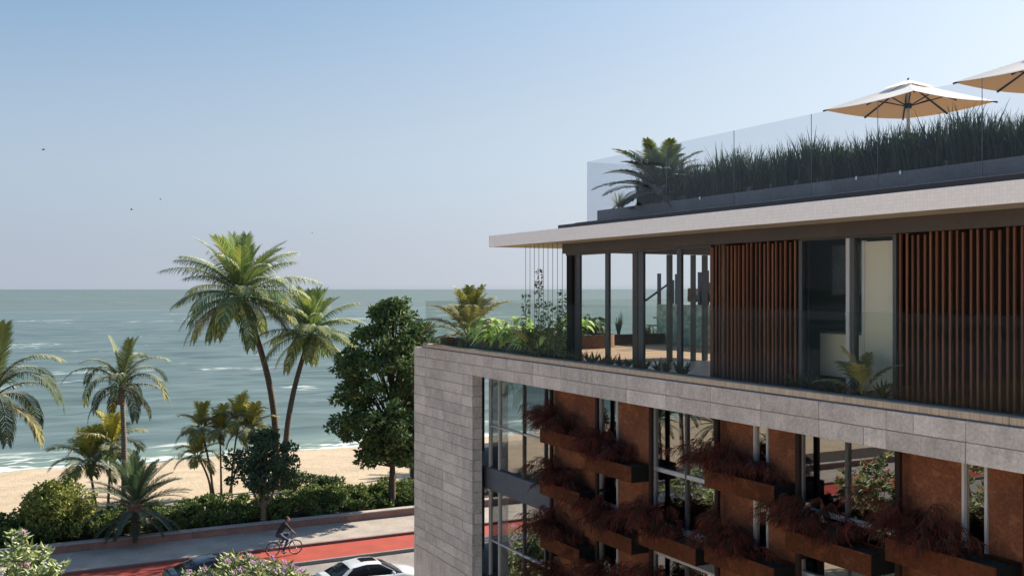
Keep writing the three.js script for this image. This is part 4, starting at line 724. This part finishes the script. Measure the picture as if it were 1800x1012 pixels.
  for (let k = 0; k < 4; k++) part(pl, 'step', cspan(-0.05 - (3 - k) * 0.0 + k * 0.3, 0.30 + k * 0.3, 0.28 + k * 0.27, 0.34 + k * 0.27, -1.0, -0.05, 0.006), M.coping);
  const rl = thing('stair_handrail', 'dark metal handrail climbing beside the plinth', 'handrail', [20.8, FL, -29.3]);
  part(rl, 'rail', sqbar([-0.4, 1.48, 0], [0.68, 2.12, 0], 0.06), M.aluDark); part(rl, 'post', span(0.07, 0.17, 0.0, 2.43, 0.04, 0.14), M.aluDark); part(rl, 'post', span(0.64, 0.74, 0.0, 2.2, 0.04, 0.14), M.aluDark);
  [[20.95, -28.4, 2.4], [21.0, -27.2, 2.45], [21.0, -26.85, 2.5], [21.0, -26.35, 2.4]].forEach(([x, z, h], i) => single('terrace_post', cspan(-0.06, 0.06, 0, h, -0.06, 0.06, 0.005), M.aluDark, ['single dark post standing on the green plinth', 'left post of the close pair on the plinth', 'right post of the close pair on the plinth', 'dark post on the plinth next to the slat screen'][i], 'post', [x + 0.15, FL + 0.0, z], 'dark posts around the plinth'));
  const so = thing('wicker_lounge', 'low brown wicker lounge on top of the green plinth', 'lounge', [21.6, FL + 1.36, -27.0]);
  part(so, 'seat', cham(0.8, 0.22, 2.0, 0.04, 0, 0.2, 0), M.lounge || (M.lounge = mat([0.32, 0.16, 0.08], { map: T.wood }))); part(so, 'backrest', cham(0.14, 0.5, 2.0, 0.04, 0.36, 0.5, 0), M.lounge); for (const z of [-0.92, 0.92]) part(so, 'armrest', cham(0.8, 0.35, 0.14, 0.04, 0, 0.38, z), M.lounge); part(so, 'cushion', cham(0.6, 0.16, 1.7, 0.05, -0.05, 0.38, 0), M.coping);
  const bx = thing('terrace_cabinet', 'narrow white cabinet beside the slat screen inside the glazed room', 'cabinet', [13.6, FL, -16.1]);
  part(bx, 'body', cspan(-0.1, 0.1, 0, 1.25, -0.1, 0.1, 0.008), M.white); part(bx, 'top', cspan(-0.12, 0.12, 1.252, 1.42, -0.12, 0.12, 0.008), M.aluDark);
}

// ---------- birds ----------
[[4.74, 26.35, -110], [16.48, 22.34, -115], [14.11, 21.49, -120], [36.19, 19.7, -125]].forEach((P, i) => {
  const b = thing('bird', ['dark bird highest in the sky near the left edge', 'dark bird right of the lower left pair', 'dark bird lowest of the left pair', 'tiny dark bird above the shorter coconut palm'][i], 'bird', P, 0.4 + i * 1.3, 'birds over the sea'); b.scale.setScalar(0.62);
  const body = new THREE.SphereGeometry(0.09, 10, 8); body.scale(2.4, 1, 1); part(b, 'body', body, M.bird || (M.bird = mat([0.03, 0.03, 0.035])));
  for (const s of [-1, 1]) { const g = new Geo(); g.blade([V(0, 0.02, 0), V(0.02, 0.18, s * 0.22), V(-0.05, 0.12, s * 0.5)], [0.16, 0.14, 0.02], [1, 1, 1]); part(b, 'wing', g.build(), M.birdWing || (M.birdWing = mat([0.03, 0.03, 0.035], { side: THREE.DoubleSide }))); }
  part(b, 'tail', new THREE.ConeGeometry(0.05, 0.16, 6).rotateZ(-Math.PI / 2).translate(-0.26, 0, 0), M.bird);
});

// ---------- cars ----------
function loft(stations, caps = true) {                             // stations: arrays of points of equal length, mirrored outside
  const g = new Geo(), id = stations.map(s => s.map(p => g.v(p[0], p[1], p[2])));
  for (let i = 0; i + 1 < id.length; i++) for (let j = 0; j + 1 < id[i].length; j++) g.quad(id[i][j], id[i][j + 1], id[i + 1][j + 1], id[i + 1][j]);
  if (caps) for (const e of [0, id.length - 1]) { const s = stations[e], c = g.v(s.reduce((a, p) => a + p[0], 0) / s.length, s.reduce((a, p) => a + p[1], 0) / s.length, 0); for (let j = 0; j + 1 < s.length; j++) g.tri(c, id[e][j], id[e][j + 1]); }
  return g.build();
}
const ring = half => [...half, ...half.slice(0, -1).reverse().map(p => [p[0], p[1], -p[2]])];
function interp(tbl, x) { for (let i = 0; i + 1 < tbl.length; i++) if (x <= tbl[i + 1][0]) { const t = (x - tbl[i][0]) / (tbl[i + 1][0] - tbl[i][0]), s = t * t * (3 - 2 * t); return lerp(tbl[i][1], tbl[i + 1][1], s * 0.5 + t * 0.5); } return tbl[tbl.length - 1][1]; }
function car(name, label, pos, turn, paint) {
  const t = thing(name, label, 'car', pos, turn, 'cars on the seafront road'), N = 40, st = [], gl = [];
  const top = [[-2.32, 0.78], [-2.2, 0.98], [-1.75, 1.02], [-1.2, 1.0], [0.6, 0.95], [1.1, 0.96], [1.7, 0.86], [2.15, 0.72], [2.32, 0.56]], wid = [[-2.32, 0.62], [-2.15, 0.80], [-1.5, 0.91], [0, 0.92], [1.4, 0.91], [2.05, 0.80], [2.32, 0.55]], bot = [[-2.32, 0.42], [-2.1, 0.22], [2.1, 0.18], [2.32, 0.34]];
  for (let i = 0; i <= N; i++) { const x = lerp(-2.32, 2.32, i / N), y = interp(top, x), w = interp(wid, x), b = interp(bot, x); st.push(ring([[x, b, 0], [x, b, w * 0.90], [x, lerp(b, y, 0.30), w * 0.985], [x, lerp(b, y, 0.62), w], [x, lerp(b, y, 0.80), w * 0.975], [x, y - 0.045, w * 0.93], [x, y - 0.005, w * 0.84], [x, y + 0.02, w * 0.5], [x, y + 0.028, 0]])); }
  part(t, 'body', loft(st), paint);
  const rt = [[-1.95, 0.99], [-1.5, 1.20], [-1.0, 1.385], [-0.4, 1.45], [0.1, 1.42], [0.5, 1.28], [1.15, 0.95]];
  const sect = (x, off) => { const y = interp(rt, x) + off, k = (y - 0.95) / 0.5, base = 0.80 + off * 0.8, w1 = lerp(base, 0.57 + off, Math.min(1, k)); return ring([[x, 0.90, base], [x, lerp(0.93, y, 0.5), lerp(base, w1, 0.5) + 0.012], [x, y - 0.06, w1 + 0.01], [x, y - 0.012, w1 - 0.07], [x, y + 0.008, w1 * 0.5], [x, y + 0.012, 0]]); };
  for (let i = 0; i <= 26; i++) gl.push(sect(lerp(-1.95, 1.15, i / 26), 0));
  part(t, 'windows', loft(gl, false), M.carGlass || (M.carGlass = mat([0.012, 0.014, 0.018], { roughness: 0.05, specularIntensity: 0.6 })));
  const roof = []; for (let i = 0; i <= 10; i++) { const x = lerp(-1.15, 0.22, i / 10), s = sect(x, 0.012); roof.push(s.slice(2, s.length - 2)); }
  part(t, 'roof', loft(roof, false), paint);
  const sr = []; for (let i = 0; i <= 5; i++) { const x = lerp(-0.55, 0.12, i / 5), s = sect(x, 0.02).slice(4, -4); sr.push(s); }
  part(t, 'sunroof', loft(sr, false), M.carGlass);
  for (const s of [-1, 1]) {
    const strip = (pts, w) => { const g = new Geo(); const last = []; pts.forEach(([x, f]) => { const q = sect(x, 0.014), a = q[0], m = q[1], b = q[2]; const p = f < 0.5 ? [x, lerp(a[1], m[1], f * 2), lerp(a[2], m[2], f * 2)] : [x, lerp(m[1], b[1], f * 2 - 1), lerp(m[2], b[2], f * 2 - 1)]; last.push(p); }); for (let i = 0; i + 1 < last.length; i++) { const A = last[i], C = last[i + 1]; g.quad(g.v(A[0] - w, A[1], A[2] * s), g.v(A[0] + w, A[1], A[2] * s), g.v(C[0] + w, C[1], C[2] * s), g.v(C[0] - w, C[1], C[2] * s)); } return g.build(); };
    const two = paint === M.paintWhite ? M.paintWhite2 || (M.paintWhite2 = M.paintWhite.clone()) : M.paintBlack2 || (M.paintBlack2 = M.paintBlack.clone()); two.side = THREE.DoubleSide;
    part(t, 'pillar', strip([[0.98, 0.05], [0.62, 0.62], [0.2, 1]], 0.035), two); part(t, 'pillar', strip([[-0.32, 0], [-0.36, 0.5], [-0.42, 1]], 0.04), M.black2 || (M.black2 = mat([0.012, 0.012, 0.012], { roughness: 0.3, side: THREE.DoubleSide }))); part(t, 'pillar', strip([[-1.72, 0.05], [-1.42, 0.6], [-1.12, 1]], 0.11), two);
    const mi = part(t, 'mirror', cham(0.11, 0.12, 0.2, 0.03, 0.62, 1.03, s * 0.97), paint); 
    part(t, 'headlight', cham(0.22, 0.10, 0.30, 0.03, 2.12, 0.66, s * 0.62), M.lampGlass || (M.lampGlass = mat([0.6, 0.62, 0.65], { roughness: 0.1, metalness: 0.3, clearcoat: 1 })));
    part(t, 'taillight', cham(0.14, 0.12, 0.36, 0.03, -2.23, 0.84, s * 0.56), M.tail || (M.tail = mat([0.35, 0.01, 0.01], { roughness: 0.15, clearcoat: 1 })));
    for (const x of [-0.2, 0.75]) part(t, 'door_handle', cham(0.18, 0.03, 0.03, 0.008, x - 0.55, 0.82, s * 0.925), M.alu);
    for (const x of [-1.36, 1.42]) {
      const w = sub(t, 'wheel', [x, 0.33, s * 0.80]);
      const ty = new THREE.LatheGeometry([[0.2, -0.11], [0.31, -0.115], [0.33, -0.08], [0.33, 0.08], [0.31, 0.115], [0.2, 0.11]].map(p => new THREE.Vector2(...p)), 28); ty.rotateX(Math.PI / 2); part(w, 'tyre', ty, M.tyre || (M.tyre = mat([0.02, 0.02, 0.02], { roughness: 0.9 })));
      const spk = []; for (let k = 0; k < 10; k++) { const g = new THREE.BoxGeometry(0.035, 0.2, 0.02).toNonIndexed(); g.translate(0, 0.1, s * 0.09); g.rotateZ(k * 0.628); spk.push(g); } spk.push(new THREE.CylinderGeometry(0.06, 0.06, 0.03, 12).rotateX(Math.PI / 2).translate(0, 0, s * 0.095).toNonIndexed()); part(w, 'rim', merge(spk), M.steel);
      const ar = new THREE.TorusGeometry(0.37, 0.045, 8, 24, Math.PI); part(t, 'wheel_arch', ar, M.black, [x, 0.33, s * 0.865]);
    }
  }
  part(t, 'grille', cham(0.06, 0.18, 0.9, 0.02, 2.27, 0.42, 0), M.black);
  return t;
}
M.paintWhite = mat([0.58, 0.61, 0.62], { roughness: 0.25, clearcoat: 1, clearcoatRoughness: 0.04 });
M.paintBlack = mat([0.006, 0.008, 0.015], { roughness: 0.15, specularIntensity: 0.7, clearcoat: 0.3, clearcoatRoughness: 0.03 });
car('parked_car', 'white saloon car on the road next to the stone corner', [14.25, -0.148, -40.4], 0, M.paintWhite);
car('parked_car', 'dark navy saloon car half hidden by the purple flowering shrub', [8.75, -0.148, -43.9], 0, M.paintBlack);

// ---------- bicycle and rider ----------
const BIKE = [12.42, 0, -47.55];
{
  const b = thing('bicycle', 'dark city bicycle ridden along the red lane', 'bicycle', BIKE), rw = V(-0.54, 0.345, 0), fw = V(0.54, 0.345, 0), fm = mat([0.045, 0.065, 0.11], { roughness: 0.35, clearcoat: 0.6 });
  for (const c of [rw, fw]) {
    const w = sub(b, 'wheel', [c.x, c.y, c.z]);
    part(w, 'tyre', new THREE.TorusGeometry(0.322, 0.023, 10, 48), M.tyre); part(w, 'rim', new THREE.TorusGeometry(0.297, 0.011, 6, 48), M.alu);
    for (let k = 0; k < 16; k++) { const a = k * Math.PI / 8; part(w, 'spoke', bar([0, 0, 0.03 * (k % 2 ? 1 : -1)], [Math.cos(a) * 0.295, Math.sin(a) * 0.295, 0], 0.0015, 4), M.steel); }
    part(w, 'hub', bar([0, 0, -0.06], [0, 0, 0.06], 0.02), M.steel);
  }
  const bb = [-0.08, 0.29, 0], seat = [-0.24, 0.80, 0], head = [0.36, 0.86, 0], headL = [0.39, 0.70, 0];
  part(b, 'frame', merge([bar(bb, seat, 0.017), bar([-0.22, 0.75, 0], head, 0.018), bar(bb, headL, 0.021), bar(headL, [0.35, 0.92, 0], 0.02), ...[-1, 1].flatMap(s => [bar(bb, [rw.x, rw.y, s * 0.06], 0.011), bar([-0.22, 0.74, s * 0.02], [rw.x, rw.y, s * 0.06], 0.010)])]), fm);
  part(b, 'fork', merge([-1, 1].flatMap(s => [bar(headL, [0.42, 0.62, s * 0.055], 0.014), bar([0.42, 0.62, s * 0.055], [fw.x, fw.y, s * 0.055], 0.012)])), fm);
  part(b, 'handlebar', merge([bar([0.35, 0.92, 0], [0.36, 1.0, 0], 0.013), bar([0.36, 1.0, 0], [0.44, 1.01, 0], 0.013), bar([0.44, 1.01, -0.28], [0.44, 1.01, 0.28], 0.011)]), M.black);
  for (const s of [-1, 1]) part(b, 'grip', bar([0.44, 1.01, s * 0.18], [0.43, 1.01, s * 0.30], 0.016), M.tyre);
  part(b, 'saddle', merge([cham(0.26, 0.06, 0.14, 0.025, -0.27, 0.925, 0)]), M.black); part(b, 'seatpost', bar(seat, [-0.265, 0.9, 0], 0.013), M.steel);
  part(b, 'chainring', new THREE.TorusGeometry(0.09, 0.008, 6, 28), M.black, [bb[0], bb[1], 0.05]);
  part(b, 'chain', merge([bar([bb[0], bb[1] + 0.09, 0.05], [rw.x, rw.y + 0.035, 0.05], 0.005), bar([bb[0], bb[1] - 0.09, 0.05], [rw.x, rw.y - 0.035, 0.05], 0.005)]), M.black);
  for (const s of [-1, 1]) { const e = [bb[0] + 0.04 * s, bb[1] - 0.165 * s, s * 0.08]; part(b, 'crank', bar([bb[0], bb[1], s * 0.07], e, 0.011), M.steel); part(b, 'pedal', cham(0.1, 0.025, 0.09, 0.006, e[0], e[1], s * 0.13), M.black); }
}
{
  // joints in the bicycle's frame; near side is +z. Bones: a, b, ra, rb, colour
  const SK = [0.22, 0.115, 0.075], TOPC = [0.018, 0.018, 0.022], JE = [0.035, 0.052, 0.09], SH = [0.5, 0.48, 0.46];
  const hip = s => [-0.24, 1.00, s * 0.09], knee = s => s > 0 ? [0.13, 0.73, 0.12] : [0.20, 0.98, -0.12], ank = s => s > 0 ? [-0.07, 0.25, 0.125] : [-0.09, 0.58, -0.125], toe = s => s > 0 ? [0.07, 0.165, 0.13] : [0.04, 0.49, -0.13];
  const sho = s => [0.05, 1.47, s * 0.185], elb = s => [0.24, 1.24, s * 0.25], wri = s => [0.42, 1.07, s * 0.235];
  const bones = [[[-0.25, 1.02, 0], [-0.15, 1.22, 0], 0.145, 0.135, TOPC], [[-0.15, 1.22, 0], [0.0, 1.42, 0], 0.135, 0.15, TOPC], [[0.02, 1.45, -0.12], [0.02, 1.45, 0.12], 0.085, 0.085, TOPC], [[0.03, 1.48, 0], [0.10, 1.60, 0], 0.058, 0.052, SK]];
  for (const s of [-1, 1]) bones.push([[-0.27, 1.0, s * 0.07], [-0.22, 1.0, s * 0.09], 0.125, 0.11, JE], [hip(s), knee(s), 0.098, 0.066, JE], [knee(s), ank(s), 0.064, 0.045, JE], [[ank(s)[0] - 0.06, ank(s)[1] - 0.06, ank(s)[2]], toe(s), 0.038, 0.032, SH], [ank(s), [ank(s)[0] - 0.05, ank(s)[1] - 0.05, ank(s)[2]], 0.042, 0.04, SH], [sho(s), elb(s), 0.062, 0.046, TOPC], [elb(s), wri(s), 0.045, 0.031, SK]);
  function mesh(bones, C, half, res, k) {
    const mc = new MarchingCubes(res, M.black, false, false, 60000), P = [], cap = bones.map(([a, b, ra, rb]) => { const d = [b[0] - a[0], b[1] - a[1], b[2] - a[2]]; return [a, d, d[0] * d[0] + d[1] * d[1] + d[2] * d[2], ra, rb]; });
    const dist = (c, x, y, z) => { const [a, d, l2, ra, rb] = c, px = x - a[0], py = y - a[1], pz = z - a[2]; let t = l2 > 0 ? (px * d[0] + py * d[1] + pz * d[2]) / l2 : 0; t = t < 0 ? 0 : t > 1 ? 1 : t; const qx = px - d[0] * t, qy = py - d[1] * t, qz = pz - d[2] * t; return Math.sqrt(qx * qx + qy * qy + qz * qz) - (ra + (rb - ra) * t); };
    for (let zi = 0; zi < res; zi++) for (let yi = 0; yi < res; yi++) for (let xi = 0; xi < res; xi++) {
      const x = C[0] + (xi - res / 2) / (res / 2) * half, y = C[1] + (yi - res / 2) / (res / 2) * half, z = C[2] + (zi - res / 2) / (res / 2) * half; let s = 0;
      for (const c of cap) { const e = dist(c, x, y, z); if (e < 6 * k) s += Math.exp(-e / k); }
      mc.field[xi + yi * res + zi * res * res] = s > 0 ? k * Math.log(s) : -6 * k;
    }
    mc.isolation = 0; mc.update(); const n = mc.count, g = new THREE.BufferGeometry(), pos = new Float32Array(n * 3), nor = new Float32Array(n * 3), col = new Float32Array(n * 3);
    for (let i = 0; i < n; i++) {
      const q = [0, 1, 2].map(j => C[j] + mc.positionArray[i * 3 + j] * half); pos.set(q, i * 3); nor.set([0, 1, 2].map(j => mc.normalArray[i * 3 + j]), i * 3);
      let best = 1e9, bc = null; cap.forEach((c, j) => { const e = dist(c, ...q); if (e < best) { best = e; bc = bones[j][4]; } }); col.set(bc, i * 3);
    }
    g.setAttribute('position', new THREE.BufferAttribute(pos, 3)); g.setAttribute('normal', new THREE.BufferAttribute(nor, 3)); g.setAttribute('color', new THREE.BufferAttribute(col, 3)); return g;
  }
  const EYEC = [0.02, 0.015, 0.012], LIP = [0.26, 0.11, 0.09], hc = [0.14, 1.70, 0];
  const head = [[[hc[0], hc[1] + 0.02, 0], [hc[0] + 0.02, hc[1] + 0.01, 0], 0.098, 0.092, SK], [[hc[0] + 0.02, hc[1] - 0.05, 0], [hc[0] + 0.055, hc[1] - 0.09, 0], 0.068, 0.042, SK], [[hc[0] + 0.105, hc[1] + 0.005, 0], [hc[0] + 0.125, hc[1] - 0.03, 0], 0.010, 0.016, SK], [[hc[0] + 0.098, hc[1] - 0.066, -0.02], [hc[0] + 0.098, hc[1] - 0.066, 0.02], 0.009, 0.009, LIP], [[0.08, 1.55, 0], [0.13, 1.64, 0], 0.054, 0.05, SK]];
  for (const s of [-1, 1]) head.push([[hc[0] + 0.095, hc[1] + 0.012, s * 0.034], [hc[0] + 0.097, hc[1] + 0.012, s * 0.034], 0.011, 0.011, EYEC], [[hc[0] + 0.0, hc[1] + 0.01, s * 0.098], [hc[0] - 0.005, hc[1] - 0.025, s * 0.094], 0.017, 0.012, SK]);
  const hand = s => { const w = wri(s), L = [[w, [0.45, 1.045, s * 0.235], 0.027, 0.028, SK], [[0.45, 1.045, s * 0.215], [0.45, 1.042, s * 0.265], 0.022, 0.02, SK]]; [[0.205, 0.034], [0.226, 0.04], [0.247, 0.038], [0.268, 0.031]].forEach(([z, l]) => { const z0 = s * z; L.push([[0.462, 1.045, z0], [0.485, 1.03, z0], 0.0095, 0.009, SK], [[0.485, 1.03, z0], [0.478, 1.03 - l, z0], 0.009, 0.0085, SK], [[0.478, 1.03 - l, z0], [0.452, 0.99, z0], 0.0085, 0.008, SK]); }); L.push([[0.435, 1.04, s * 0.208], [0.44, 1.015, s * 0.188], 0.0115, 0.0105, SK], [[0.44, 1.015, s * 0.188], [0.455, 0.99, s * 0.195], 0.0105, 0.009, SK]); return L; };
  const parts = [mesh(bones, [0.0, 0.93, 0], 0.9, 132, 0.016), mesh(head, [0.16, 1.68, 0], 0.2, 84, 0.008), mesh(hand(1), [0.45, 1.03, 0.235], 0.1, 60, 0.003), mesh(hand(-1), [0.45, 1.03, -0.235], 0.1, 60, 0.003)];
  const person = thing('person', 'cyclist in a dark top and blue jeans riding on the red lane', 'person', BIKE);
  part(person, 'body', mergeGeometries(parts, false), mat([1, 1, 1], { vertexColors: true, roughness: 0.85 }));
  const hair = new THREE.SphereGeometry(0.108, 20, 14, 0, Math.PI * 2, 0, Math.PI * 0.56); hair.scale(1.02, 1.08, 0.98); hair.rotateZ(0.42); hair.translate(hc[0] - 0.008, hc[1] + 0.022, 0);
  part(person, 'hair', hair, mat([0.02, 0.014, 0.01], { roughness: 0.8, side: THREE.DoubleSide }));
}
renderer.render(scene, camera);
